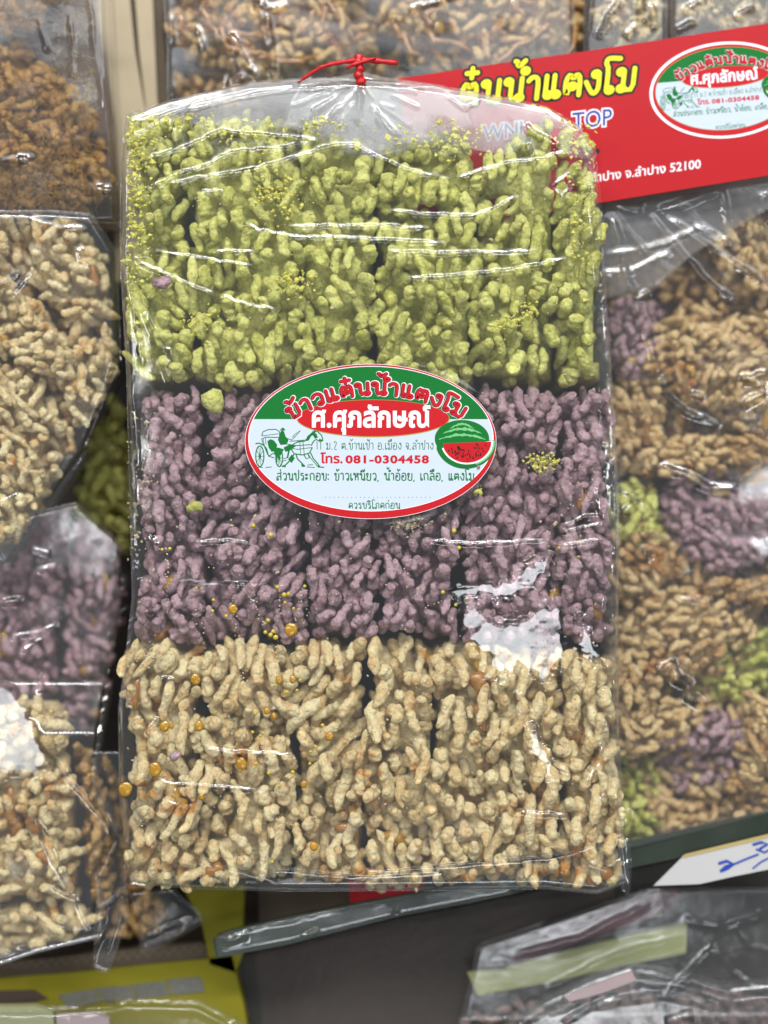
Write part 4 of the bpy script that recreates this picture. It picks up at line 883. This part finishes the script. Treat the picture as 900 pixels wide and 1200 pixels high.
film('bag_film', [(-30, 246), (60, 246), (108, 250)], [(-30, 664), (-12, 668), (4, 664)], [(-30, 246), (-30, 664)], [(108, 250), (138, 296), (142, 420), (98, 528), (40, 612), (4, 664)], lambda X, Y: -34 - 0.26 * (X - 50), [
    ([(10, 350), (32, 320), (44, 288)], 1.4), ([(93, 290), (95, 300), (97, 312)], 3, 1.8), ([(0, 335), (20, 318)], 1.6), ([(30, 255), (70, 268), (100, 266)], 1.2), ([(0, 590), (22, 578)], 1.5), ([(138, 300), (140, 360), (138, 430)], 1.2), ([(134, 430), (92, 522), (40, 600)], 1.0)],
    2.2, FILM_BACK, plb, skirt=60, edge=16, ew=8, noise_amp=1.2, seed=52)
# ---- left: assorted pack
cake('green rice cake in deep shade between the left bag and the front pack', [(84, 590), (112, 500), (142, 446), (158, 520), (160, 650), (100, 640)], -190, GREEN, ang=70, drop=36, er=26, depth=60, seed=106)
cake('dark purple rice cake at the left edge, below the pale bag foot', [(-30, 670), (10, 660), (50, 604), (84, 596), (74, 700), (64, 822), (-30, 834)], -135, PURPLE, ang=70, jit=30, drop=34, er=26, depth=80, seed=107, caramel=1, scale=0.95)
cake('dark purple rice cake deeper in the left bag, streaked with amber', [(84, 602), (142, 640), (143, 720), (124, 800), (106, 872), (68, 826), (78, 700)], -150, PURPLE, ang=80, jit=30, tilt=(-0.3, 0), drop=34, er=26, depth=80, seed=108, caramel=4, scale=0.9)
g_ = 'tan cakes of the lower left bag'
cake('broad tan rice cake facing up at the lower left edge, under a white glare', [(-30, 832), (26, 818), (74, 822), (82, 880), (92, 970), (92, 1050), (-30, 1062)], -50, TAN, ang=80, jit=40, drop=30, er=28, depth=90, seed=109, caramel=4, group=g_, scale=1.05)
cake('lowest tan rice cake in the lower left bag', [(-30, 1066), (90, 1054), (112, 1082), (80, 1104), (-30, 1126)], -58, TAN, ang=30, jit=40, drop=28, er=22, depth=90, seed=110, group=g_, scale=1.0)
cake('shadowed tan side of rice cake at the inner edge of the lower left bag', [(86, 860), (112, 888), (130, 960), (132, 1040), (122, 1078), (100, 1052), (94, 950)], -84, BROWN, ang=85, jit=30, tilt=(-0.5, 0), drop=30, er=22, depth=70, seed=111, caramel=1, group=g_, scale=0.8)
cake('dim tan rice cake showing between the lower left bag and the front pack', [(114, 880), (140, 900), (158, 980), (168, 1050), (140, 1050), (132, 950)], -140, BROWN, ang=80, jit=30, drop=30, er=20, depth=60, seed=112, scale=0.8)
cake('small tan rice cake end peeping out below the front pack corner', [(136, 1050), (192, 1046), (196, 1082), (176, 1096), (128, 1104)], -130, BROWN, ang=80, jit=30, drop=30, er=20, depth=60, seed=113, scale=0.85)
alb = thing('assorted_snack_bag', 'clear crumpled bag of purple and tan rice cakes at lower left, corner hanging down', 'bag')
film('bag_film', [(-30, 640), (40, 600), (90, 588), (142, 636)], [(-30, 1142), (40, 1118), (90, 1106), (116, 1100)], [(-30, 640), (-30, 1142)], [(142, 636), (142, 720), (122, 812), (107, 905), (108, 930), (134, 978), (112, 1026), (116, 1100)], lambda X, Y: -74 + 34 * np.clip((Y - 800) / 60, 0, 1) - 0.30 * np.clip(X - 70, -90, 90), [
    ([(43, 963), (64, 1008), (88, 1050)], 2.2, 1.4), ([(60, 885), (84, 918), (118, 956), (131, 978)], 1.5), ([(60, 1038), (78, 1046), (90, 1052)], 1.6), ([(10, 748), (46, 742), (66, 732)], 1.6, 1.2), ([(24, 764), (48, 750), (68, 734)], 1.6, 1.2),
    ([(36, 644), (60, 650)], 2, 1.5), ([(44, 668), (68, 664)], 2, 1.5), ([(2, 706), (25, 705)], 3, 1.8), ([(50, 790), (46, 812)], 1.4), ([(139, 650), (138, 720), (120, 810), (104, 905)], 1.4), ([(88, 1050), (100, 1080), (112, 1096)], 1.6), ([(20, 1110), (70, 1090), (108, 1092)], 1)],
    1.9, FILM_BACK, alb, skirt=60, edge=14, ew=6, noise_amp=1.5, seed=53, post=facets([[(-30, 800), (12, 806), (34, 834), (50, 866), (58, 896), (40, 914), (14, 910), (-30, 905)]], -40, 5))
film('hanging_corner', [(112, 1062), (128, 1052), (150, 1035)], [(108, 1132), (116, 1140), (128, 1141)], [(112, 1062), (110, 1100), (108, 1132)], [(150, 1035), (151, 1076), (128, 1141)], lambda X, Y: -46 + 0 * X,
    [([(150, 1036), (132, 1056), (118, 1068)], 2.2), ([(150, 1036), (149, 1076), (127, 1138)], 2.2), ([(118, 1092), (109, 1130)], 2), ([(109, 1134), (126, 1138)], 2.2), ([(118, 1070), (122, 1094), (112, 1110)], 2), ([(122, 1060), (120, 1090)], 1.6), ([(140, 1050), (134, 1090), (122, 1120)], 1.5)], 1.3, FILM_BACK, alb, skirt=0, edge=3, ew=3, seed=54)
film('outer_fold', [(104, 880), (140, 880), (150, 950)], [(116, 1064), (130, 1056), (152, 1034)], [(104, 880), (107, 930), (134, 978), (110, 1026), (116, 1064)], [(150, 950), (146, 990), (152, 1034)], lambda X, Y: -84 + 0 * X,
    [([(107, 905), (108, 930), (134, 978), (110, 1026), (117, 1064)], 2.6, 1.3), ([(146, 960), (142, 1000), (144, 1030)], 1.6), ([(124, 900), (138, 950), (140, 990)], 1.4), ([(156, 995), (146, 1020)], 2)], 1.5, FILM_BACK, alb, skirt=0, edge=3, ew=3, seed=55)

# ---- top: caramel drizzled cakes
def drizzle(parent, e, z, n, seed):
    r = random.Random(seed + 900); cx = sum(a for a, _ in e) / len(e); cyy = sum(b for _, b in e) / len(e); rx = (max(a for a, _ in e) - min(a for a, _ in e)) / 2; ry = (max(b for _, b in e) - min(b for _, b in e)) / 2
    for k in range(n):
        a = r.uniform(0, 6.28); rad = r.uniform(0.25, 0.8); pts = []
        for i in range(9):
            a += r.uniform(0.05, 0.22); rad += r.uniform(-.06, .06)
            if rad > 0.86: rad = 0.82
            pts.append(W(cx + rx * rad * math.cos(a), cyy + ry * rad * math.sin(a), z + r.uniform(-5, 0)))
        v, f = tube_path(pts, [S * r.uniform(2.0, 5.2) for _ in pts], 7); mesh_obj('caramel_drizzle', v, f, SYRUP_DARK, parent)
g_ = 'caramel drizzled round cakes along the top'
for k, (lab, e) in enumerate([('round rice cake drizzled with dark caramel, upper left of the red tie', ellipse(322, 18, 122, 84, 0, seed=3)), ('round rice cake drizzled with dark caramel, upper right of the red tie', ellipse(552, 22, 112, 72, 0, seed=4)),
        ('rice cake sliver above the red header card', ellipse(655, 30, 34, 62, 0, seed=5)), ('rice cake end low beside the white glare lines, behind the bag top', ellipse(262, 108, 62, 32, 0, seed=6)), ('rice cake behind the red tie between the two round drizzled cakes', ellipse(420, 92, 70, 36, 0, seed=7))]):
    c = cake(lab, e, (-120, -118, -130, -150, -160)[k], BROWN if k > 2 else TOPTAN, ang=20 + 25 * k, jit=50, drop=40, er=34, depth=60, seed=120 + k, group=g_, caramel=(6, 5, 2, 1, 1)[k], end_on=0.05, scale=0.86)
    if k < 3: drizzle(c, e, -119, 9 if k < 2 else 3, k)
dzb = thing('drizzled_cake_bag', 'clear bag over caramel drizzled cakes along the top', 'bag')
film('bag_film', [(190, -20), (672, -20)], [(196, 150), (440, 170), (672, 120)], [(190, -20), (196, 60), (196, 150)], [(672, -20), (674, 60), (672, 120)], lambda X, Y: -106 + 0 * X, [
    ([(266, 104), (269, 70), (273, 42), (283, 66), (304, 96)], 2.4, 1.9), ([(320, 98), (319, 60), (312, 20), (302, -10)], 2.4, 1.9), ([(300, 4), (318, 10), (338, 4)], 2, 1.6), ([(195, -10), (201, 50), (197, 112)], 2, 2), ([(280, 90), (288, 94)], 2.6, 2.2), ([(480, 10), (540, -6)], 1.5), ([(232, 30), (240, 60)], 1.4)],
    2.0, FILM_BACK, dzb, skirt=50, edge=12, ew=6, noise_amp=1.4, seed=56)
g_ = 'sesame cakes at upper right'
s1 = cake('sesame flecked rice cake in the small bag above the header card', ellipse(738, 22, 42, 36, 0, seed=8), -110, TAN, ang=30, jit=50, drop=30, er=22, depth=50, seed=130, group=g_, scale=0.75)
s2 = cake('sesame flecked rice cake at the top right corner', ellipse(850, 12, 56, 34, 0, seed=9), -110, TAN, ang=-20, jit=50, drop=30, er=22, depth=50, seed=131, group=g_, scale=0.75)
for s_, (cx, cyy, rx, ry) in ((s1, (738, 22, 30, 26)), (s2, (850, 12, 44, 22))):
    v = []; f = []
    for i in range(70):
        x, y = cx + rn.uniform(-rx, rx), cyy + rn.uniform(-ry, ry); z = -108 + rn.uniform(-3, 2); a = rn.uniform(0, 6.28); b = len(v)
        for (dx, dy, dz) in ((2.6, 0, 0), (0, 1.4, 0), (-2.6, 0, 0), (0, -1.4, 0), (0, 0, 1.3), (0, 0, -1.3)): v.append(W(x + dx * math.cos(a) - dy * math.sin(a), y + dx * math.sin(a) + dy * math.cos(a), z + dz))
        for k in range(4): f += [(b + k, b + 4, b + (k + 1) % 4), (b + (k + 1) % 4, b + 5, b + k)]
    so = mesh_obj('sesame_seeds', v, f, SESAME, s_); so['kind'] = 'stuff'
for (nm, x0, x1, lab, sts) in (('small_snack_bag', 684, 782, 'small clear bag of sesame cake above the red header card', [([(700, 44), (714, 16), (734, -6)], 2.4, 1.6), ([(733, 44), (750, 22), (752, -10)], 2.4, 1.6), ([(768, 34), (764, 4)], 1.8, 1.3), ([(690, 40), (694, -10)], 1.5)]),
        ('small_snack_bag', 786, 930, 'small clear bag of sesame cake in the top right corner', [([(792, 36), (815, 26)], 2.4, 1.6), ([(800, 12), (832, -4)], 2.2, 1.5), ([(860, 20), (884, 8)], 2, 1.4)])):
    b_ = thing(nm, lab, 'bag', 'small bags of sesame cake at upper right')
    film('bag_film', [(x0, -20), (x1, -20)], [(x0, 90), (x1, 80)], [(x0, -20), (x0, 90)], [(x1, -20), (x1, 80)], lambda X, Y: -100 + 0 * X, sts, 2.0, FILM_BACK, b_, skirt=60, edge=12, ew=6, noise_amp=1.4, seed=int(x0))

# ---- right: loose mixed cakes under film, with the header card
g_ = 'mixed rice cakes in the bag on the right'
RC = [
 ('brown rice cake right below the header card corner', TANP, (884, 300, 48, 48, 0), -112, 60),
 ('purple rice cake beside the long white crease in the right bag', PURPLE, (742, 396, 36, 46, 0), -118, 100),
 ('flat tan cake edge with purple grains, below the film folds', TANP, (848, 384, 74, 24, -0.03), -92, 5),
 ('large tan and brown rice cake in the upper part of the right bag', TANP, (838, 432, 76, 42, 0.2), -106, 150),
 ('tan rice cake standing upright by the seam of the front pack', TANP, (742, 492, 34, 62, 0), -106, 80),
 ('tan rice cake under the forked glare at the right edge', TANP, (888, 470, 44, 40, 0), -98, 20),
 ('narrow tan rice cake above the dashed white glare', TANP, (800, 538, 56, 26, -0.1), -110, 170),
 ('yellow green rice cake peeping out next to the purple row', GREEN, (744, 604, 32, 40, 0), -112, 70),
 ('largest purple rice cake in the right bag', PURPLE, (846, 606, 66, 58, 0.4), -98, 60),
 ('brown rice cake high on the right edge, above the large purple one', BROWN, (898, 536, 40, 34, 0), -116, 10),
 ('tan rice cake below the yellow green one near the seam', TANP, (752, 664, 48, 46, 0), -108, 50),
 ('small brown rice cake left under the large purple one', BROWN, (806, 668, 38, 36, 0), -118, 120),
 ('thin tan cake seen edge on at the right edge', BROWN, (886, 692, 52, 17, 0.05), -88, 0),
 ('broad tan rice cake face above the zigzag glare', TANP, (796, 746, 80, 50, -0.1), -104, 150),
 ('bright green rice cake at the right edge', GREEN, (868, 776, 58, 36, -0.5), -110, 150),
 ('tan rice cake against the seam below the broad one', TANP, (738, 806, 36, 44, 0), -104, 90),
 ('flat tan cake lying over the plum purple one', TANP, (770, 852, 56, 30, -0.25), -94, 160),
 ('plum purple rice cake low in the right bag', PURPLE, (822, 882, 54, 44, -0.3), -108, 140),
 ('upright tan rice cake on the right edge, low in the bag', TANP, (886, 866, 30, 52, 0), -100, 80),
 ('green rice cake at the very bottom by the seam', GREEN, (742, 940, 30, 48, 0.1), -110, 80),
 ('tan rice cake resting on the tray edge', TANP, (826, 946, 64, 34, -0.2), -110, 160),
 ('brown rice cake in the bottom right corner of the right bag', BROWN, (892, 922, 36, 34, 0), -118, 20)]
for k, (lab, mt, (cx, cyy, rx, ry, rot), z0, ang) in enumerate(RC):
    cake(lab, ellipse(cx, cyy, rx * 1.16, ry * 1.14, rot, seed=k), z0 - 6 - 14 * (k % 3 - 1), mt, ang=ang, jit=28, tilt=(rn.uniform(-.15, .15), rn.uniform(-.15, .15)), drop=36, er=24, depth=46, seed=140 + k, group=g_, caramel=1 if mt is TANP else 0, end_on=0.08, scale=0.82)
for k, (lab, mt, e) in enumerate([('deep lying tan rice cake behind the pile, under the film folds at right', BROWN, (790, 330, 90, 60)), ('deep lying brown rice cake behind the upper half of the right pile', TANP, (830, 500, 120, 110)),
        ('deep lying rice cake behind the middle of the right pile', BROWN, (800, 690, 110, 90)), ('deep lying rice cake behind the foot of the right pile', TANP, (820, 860, 120, 110))]):
    cake(lab, ellipse(*e, 0, seed=k), -160, mt, ang=30 + 40 * k, jit=40, drop=26, er=20, depth=40, seed=190 + k, group=g_, scale=0.9, layers=2)
rb = thing('header_card_bag', 'clear bag of mixed rice cakes closed by a red printed header card', 'bag')
film('bag_film', [(690, 232), (800, 214), (935, 196)], [(722, 1000), (800, 982), (935, 948)], [(690, 232), (700, 600), (722, 1000)], [(935, 196), (935, 948)], lambda X, Y: -80 + 0 * X, [
    ([(715, 250), (723, 275), (733, 320), (748, 360), (762, 400), (770, 436), (772, 455), (800, 482), (845, 500)], 2.6, 1.9), ([(762, 253), (800, 300), (830, 333), (857, 350)], 2.0, 1.6), ([(718, 238), (755, 246)], 2, 1.6), ([(772, 247), (800, 240), (843, 222)], 2.4, 1.8),
    ([(847, 222), (850, 250), (853, 282), (813, 265)], 2.2, 1.6), ([(896, 226), (894, 244), (900, 262)], 2.2, 1.6), ([(706, 320), (740, 318), (790, 294)], 1.6, 1.6), ([(748, 352), (760, 342)], 1.6, 1.5), ([(775, 252), (830, 290), (890, 330)], 1.4, 2),
    ([(773, 545), (800, 556), (830, 572), (865, 574)], 3.2, 2.2), ([(900, 436), (880, 444), (866, 442)], 3, 2), ([(890, 446), (892, 462), (870, 474)], 3, 2), ([(728, 578), (744, 590), (730, 602)], 3, 2), ([(810, 462), (824, 465)], 3, 1.8),
    ([(770, 788), (786, 778), (792, 796), (808, 804), (806, 816), (826, 828)], 3.4, 2.4), ([(750, 640), (764, 660)], 1.2, 1.3), ([(733, 950), (738, 958)], 2.4, 1.8), ([(795, 700), (830, 706)], 1)],
    1.9, FILM_BACK, rb, skirt=60, edge=14, ew=6, noise_amp=1.5, seed=57)
film('folded_film', [(690, 236), (800, 218), (935, 198)], [(712, 350), (770, 338), (810, 300), (935, 225)], [(690, 236), (712, 350)], [(935, 198), (935, 225)], lambda X, Y: -90 + 0 * X, [([(720, 250), (760, 300), (800, 330)], 1.4, 1.5), ([(800, 240), (840, 290)], 1.4, 1.5), ([(710, 300), (780, 286), (830, 262)], 1.4, 1.6)], 2.2, FILM_MILK, rb, skirt=0, edge=3, ew=5, noise_amp=1.6, seed=66)
card = poly_extrude('header_card', [(466, 92), (560, 78), (700, 58), (935, 22), (935, 200), (706, 237), (600, 256), (490, 250)], -62, 2.0, CARD_RED, rb)
sh = lambda k, x0: (lambda x, y: (x, y + (x0 - x) * k))
p = Print(sh(0.09, 680), -61.8)
print_drawn(p, "ต๋นนHำแตงโม", lambda u, h: (538 + 205 * u + 3.0 * h, 111 - 25.5 * h), ((11.5, INK_BLACK, 1, 0), (5.6, INK_YELLOW, 2, 0)))
p.build('yellow_title', card)
p = Print(sh(0.11, 700), -61.8)
for off, m, lay in ((0.075, INK_WHITE2, 1), (0.012, INK_BLUE, 2)):
    g, a, b = lettering("TOP", off); p.text(g, m, lay, flat_map(671, 717, 148, 14.5, a, b)); g, a, b = lettering("WNI", off); p.text(g, m, lay, flat_map(566, 612, 150, 13.5, a, b))
p.ell(700, 177, 3.2, 3, INK_BLACK, 2, 16); p.build('blue_wording', card)
p = Print(sh(0.13, 820), -61.8); g, a, b = lettering("ลำปาง จ.ลำปาง 52100", 0.016); p.text(g, INK_WHITE2, 1, flat_map(692, 821, 197, 7.6, a, b)); p.build('address_wording', card)
cs, sn = math.cos(-0.085), math.sin(-0.085)
def tfc(x, y): x, y = (x - 434.7) * 0.571, (y - 517.3) * 0.571; return (850 + x * cs - y * sn, 105.5 + x * sn + y * cs)
sticker(card, tfc, -61.5, True, 'oval_emblem')

# ---- bottom: yellow carton, smoky tray, price paper, loose tags
yb = thing('yellow_carton', 'yellow printed carton with a corrugated cut edge, bottom left', 'carton')
poly_extrude('front_panel', [(-40, 1150), (60, 1142), (160, 1132), (240, 1124), (272, 1120), (286, 1180), (296, 1240), (-40, 1240)], -150, 20, YELLOW_BOARD, yb)
poly_extrude('upright_panel', [(214, 1040), (286, 1036), (284, 1120), (276, 1140), (246, 1130), (236, 1080)], -150, 20, YELLOW_BOARD, yb)
poly_extrude('dark_print_strip', [(-40, 1162), (40, 1160), (56, 1170), (40, 1174), (-40, 1178)], -148.4, 1.2, DARKBOARD, yb)
for q in ([(68, 1166), (110, 1159), (120, 1175), (80, 1181)], [(112, 1158), (153, 1155), (161, 1170), (124, 1175)], [(155, 1154), (193, 1150), (200, 1166), (163, 1170)], [(195, 1148), (235, 1145), (240, 1162), (203, 1166)]):
    poly_extrude('grey_print_block', q, -148.6, 1.0, GREY_PRINT, yb)
cor = poly_extrude('corrugated_edge', [(-40, 1130), (0, 1128), (120, 1116), (238, 1104), (246, 1122), (160, 1131), (60, 1141), (-40, 1148)], -154, 14, KRAFT, yb)
v = []; f = []
for i in range(46):      # the fluting between the two liners
    x = -30 + i * 6.0; t = i / 45; ya = 1130 - 24 * t + (2 if i % 2 else 10)
    for (dx, dy) in ((0, -1.2), (6, (8 if i % 2 else -8) - 1.2), (6, (8 if i % 2 else -8) + 1.2), (0, 1.2)):
        v.append(W(x + dx, ya + dy - dx * 0.09, -153.4))
    b = 4 * i; f.append((b + 3, b + 2, b + 1, b))
fo = mesh_obj('fluting', v, f, KRAFT_LIGHT, cor, smooth=False); fo['kind'] = 'stuff'
gp = poly_extrude('dark_gap_board', [(-60, 1090), (250, 1030), (620, 1030), (620, 1100), (300, 1130), (-60, 1180)], -260, 8, DARKBOARD); tag(gp, 'dark board seen in the gap under the front pack', 'board')
kb = poly_extrude('brown_flap', [(302, 1030), (440, 1030), (430, 1070), (304, 1096)], -200, 6, KRAFT); tag(kb, 'brown cardboard flap below the tan row, right of the yellow panel', 'cardboard')
rk = poly_extrude('dark_red_wrapper', [(408, 1030), (500, 1030), (486, 1056), (412, 1068)], -190, 6, CARD_RED); tag(rk, 'dark red wrapper corner under the middle of the tan row', 'wrapper')
tr = thing('plastic_tray', 'smoky clear plastic tray with a greenish rim across the bottom', 'tray')
poly_extrude('side_panel', [(254, 1125), (333, 1110), (467, 1076), (538, 1063), (600, 1050), (740, 1019), (935, 978), (935, 1100), (800, 1125), (640, 1240), (290, 1240), (270, 1180)], -170, 3, SMOKE, tr)
poly_extrude('rim', [(249, 1103), (255, 1096), (268, 1091), (340, 1074), (422, 1058), (511, 1042), (600, 1028), (740, 986), (935, 944), (935, 976), (740, 1017), (600, 1048), (538, 1061), (467, 1074), (333, 1108), (253, 1123)], -84, 7, SMOKE_BAND, tr)
rim_hl = film('rim_film', [(252, 1098), (268, 1090), (420, 1057), (600, 1026)], [(256, 1122), (333, 1108), (467, 1074), (600, 1048)], [(252, 1098), (256, 1122)], [(600, 1026), (600, 1048)], lambda X, Y: -78 + 0 * X, [([(262, 1104), (275, 1099), (290, 1097)], 3.6, 2), ([(353, 1098), (366, 1094), (374, 1088)], 2.6, 1.3), ([(458, 1075), (470, 1072)], 2.2, 1.3), ([(280, 1090), (340, 1078), (400, 1064)], 1)], 1.6, FILM_BACK, tr, skirt=0, edge=5, ew=5, seed=61)
wp = poly_extrude('dim_wrapped_snack', [(300, 1120), (470, 1084), (600, 1062), (720, 1040), (700, 1150), (520, 1230), (310, 1230)], -200, 40, SNACK_WRAP, None); tag(wp, 'dusky wrapped snack seen dimly through the smoky tray wall', 'snack')
pp = thing('price_paper', 'white price paper with blue handwriting on the tray at lower right', 'paper')
poly_extrude('paper_sheet', [(766, 1038), (800, 1004), (935, 973), (935, 1012), (860, 1027), (820, 1036)], -80, 0.8, PAPER, pp)
poly_extrude('yellow_edge', [(799, 1004), (803, 1001), (935, 969), (935, 973.5), (802, 1005)], -79, 0.8, PAPER_EDGE, pp)
p = Print(None, -79.0)
for pts, w_ in (([(842, 1012), (852, 1009), (860, 1013), (852, 1018), (844, 1021)], 3.4), ([(844, 1021), (850, 1015), (862, 1012), (876, 1006), (889, 1001)], 2.2), ([(882, 990), (892, 987), (900, 989), (890, 995)], 3), ([(886, 995), (896, 999), (908, 992)], 2.2), ([(882, 1018), (892, 1010), (904, 1004)], 1.8)): p.line(pts, w_, PEN_BLUE, 1)
p.build('blue_handwriting', pp)
pc = poly_extrude('plum_wrapper', [(592, 1134), (612, 1110), (648, 1086), (720, 1062), (788, 1041), (799, 1044), (790, 1060), (772, 1072), (700, 1096), (640, 1118), (600, 1134)], -160, 6, PURPLE_CARD, tilt=(0, 0.1)); tag(pc, 'plum coloured flat wrapper slanting below the pack corner', 'wrapper')
gt_ = poly_extrude('pale_green_tag', [(548, 1140), (590, 1136), (640, 1121), (720, 1101), (805, 1081), (804, 1117), (725, 1132), (650, 1150), (560, 1166)], -145, 4, GREEN_CARD, tilt=(0, 0.1)); tag(gt_, 'long pale green tag below the plum wrapper', 'tag')
g_ = 'dusky cakes at the bottom edge'
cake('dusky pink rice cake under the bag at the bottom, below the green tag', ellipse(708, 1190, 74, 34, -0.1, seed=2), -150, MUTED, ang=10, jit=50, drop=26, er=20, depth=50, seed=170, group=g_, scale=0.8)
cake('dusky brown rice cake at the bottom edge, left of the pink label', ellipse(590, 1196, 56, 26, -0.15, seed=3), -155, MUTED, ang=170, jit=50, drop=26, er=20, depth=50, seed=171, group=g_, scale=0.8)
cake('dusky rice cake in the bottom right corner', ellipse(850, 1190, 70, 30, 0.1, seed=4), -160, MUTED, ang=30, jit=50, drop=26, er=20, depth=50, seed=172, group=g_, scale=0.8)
bbg = thing('bottom_snack_bag', 'clear plastic bag lying along the bottom right with a pink label', 'bag')
film('bag_film', [(590, 1216), (640, 1184), (700, 1156), (742, 1142), (790, 1148), (860, 1166), (935, 1158)], [(590, 1250), (760, 1250), (935, 1250)], [(590, 1216), (590, 1250)], [(935, 1158), (935, 1250)], lambda X, Y: -74 + 0 * X, [
    ([(640, 1190), (700, 1164), (750, 1150), (800, 1156), (860, 1174), (930, 1166)], 2.2, 1.8), ([(700, 1176), (780, 1166), (850, 1182)], 1.6, 1.6), ([(780, 1198), (810, 1190)], 2, 1.6), ([(660, 1200), (690, 1180), (720, 1176)], 1.4, 1.4)], 2.2, FILM_DULL, bbg, skirt=50, edge=14, ew=6, noise_amp=0.7, seed=62)
poly_extrude('pink_label', [(661, 1168), (700, 1152), (740, 1137), (746, 1149), (704, 1164), (668, 1174)], -68, 0.8, PINK, bbg)
dkb = thing('dark_crumpled_bag', 'dim crumpled clear bag at lower right over the green tag', 'bag')
film('bag_film', [(560, 1110), (760, 1040), (935, 1040)], [(540, 1196), (760, 1190), (935, 1190)], [(560, 1110), (540, 1196)], [(935, 1040), (935, 1190)], lambda X, Y: -128 - 0.10 * (Y - 1100), [
    ([(836, 1110), (862, 1140), (892, 1166)], 2, 1.8), ([(836, 1110), (800, 1150), (780, 1170)], 1.8, 1.6), ([(860, 1080), (880, 1110), (930, 1120)], 1.6, 1.6), ([(800, 1078), (850, 1090), (900, 1070)], 1.2, 1.6), ([(600, 1120), (680, 1100), (760, 1060)], 1.2, 1.8), ([(640, 1160), (720, 1120), (800, 1100)], 1.2, 1.8)], 2.2, FILM_DULL, dkb, skirt=20, edge=8, ew=6, noise_amp=0.15, seed=63)
blf = thing('bottom_left_bag', 'clear bag film arching over an olive label at the bottom left edge', 'bag')
film('bag_film', [(-30, 1188), (90, 1184), (150, 1176), (230, 1178), (300, 1216)], [(-30, 1250), (150, 1250), (300, 1250)], [(-30, 1188), (-30, 1250)], [(300, 1216), (300, 1250)], lambda X, Y: -78 + 0 * X, [([(90, 1196), (150, 1182), (230, 1184), (290, 1212)], 2, 1.8), ([(10, 1195), (80, 1192)], 1.6, 1.6)], 2.2, FILM_DULL, blf, skirt=30, edge=10, ew=5, seed=64)
poly_extrude('olive_label', [(-30, 1180), (40, 1179), (62, 1186), (66, 1240), (-30, 1240)], -92, 10, GREY_TUBE, blf)
poly_extrude('white_patch', [(66, 1190), (110, 1188), (128, 1194), (128, 1240), (70, 1240)], -93, 8, PINK, blf)
pf = thing('fold_over_bag', 'flattened corner of clear film poking out left of the yellow panel', 'bag')
film('bag_film', [(150, 1046), (205, 1040), (238, 1072)], [(164, 1118), (186, 1112), (240, 1082)], [(150, 1046), (160, 1080), (164, 1118)], [(238, 1072), (240, 1082)], lambda X, Y: -100 + 0 * X, [([(164, 1112), (200, 1100), (236, 1078)], 2.2, 1.8), ([(200, 1046), (220, 1062), (236, 1076)], 1.6, 1.5), ([(170, 1100), (200, 1086), (230, 1074)], 1.4, 1.5)], 1.8, FILM_DULL, pf, skirt=0, edge=5, ew=4, noise_amp=1.6, seed=65)
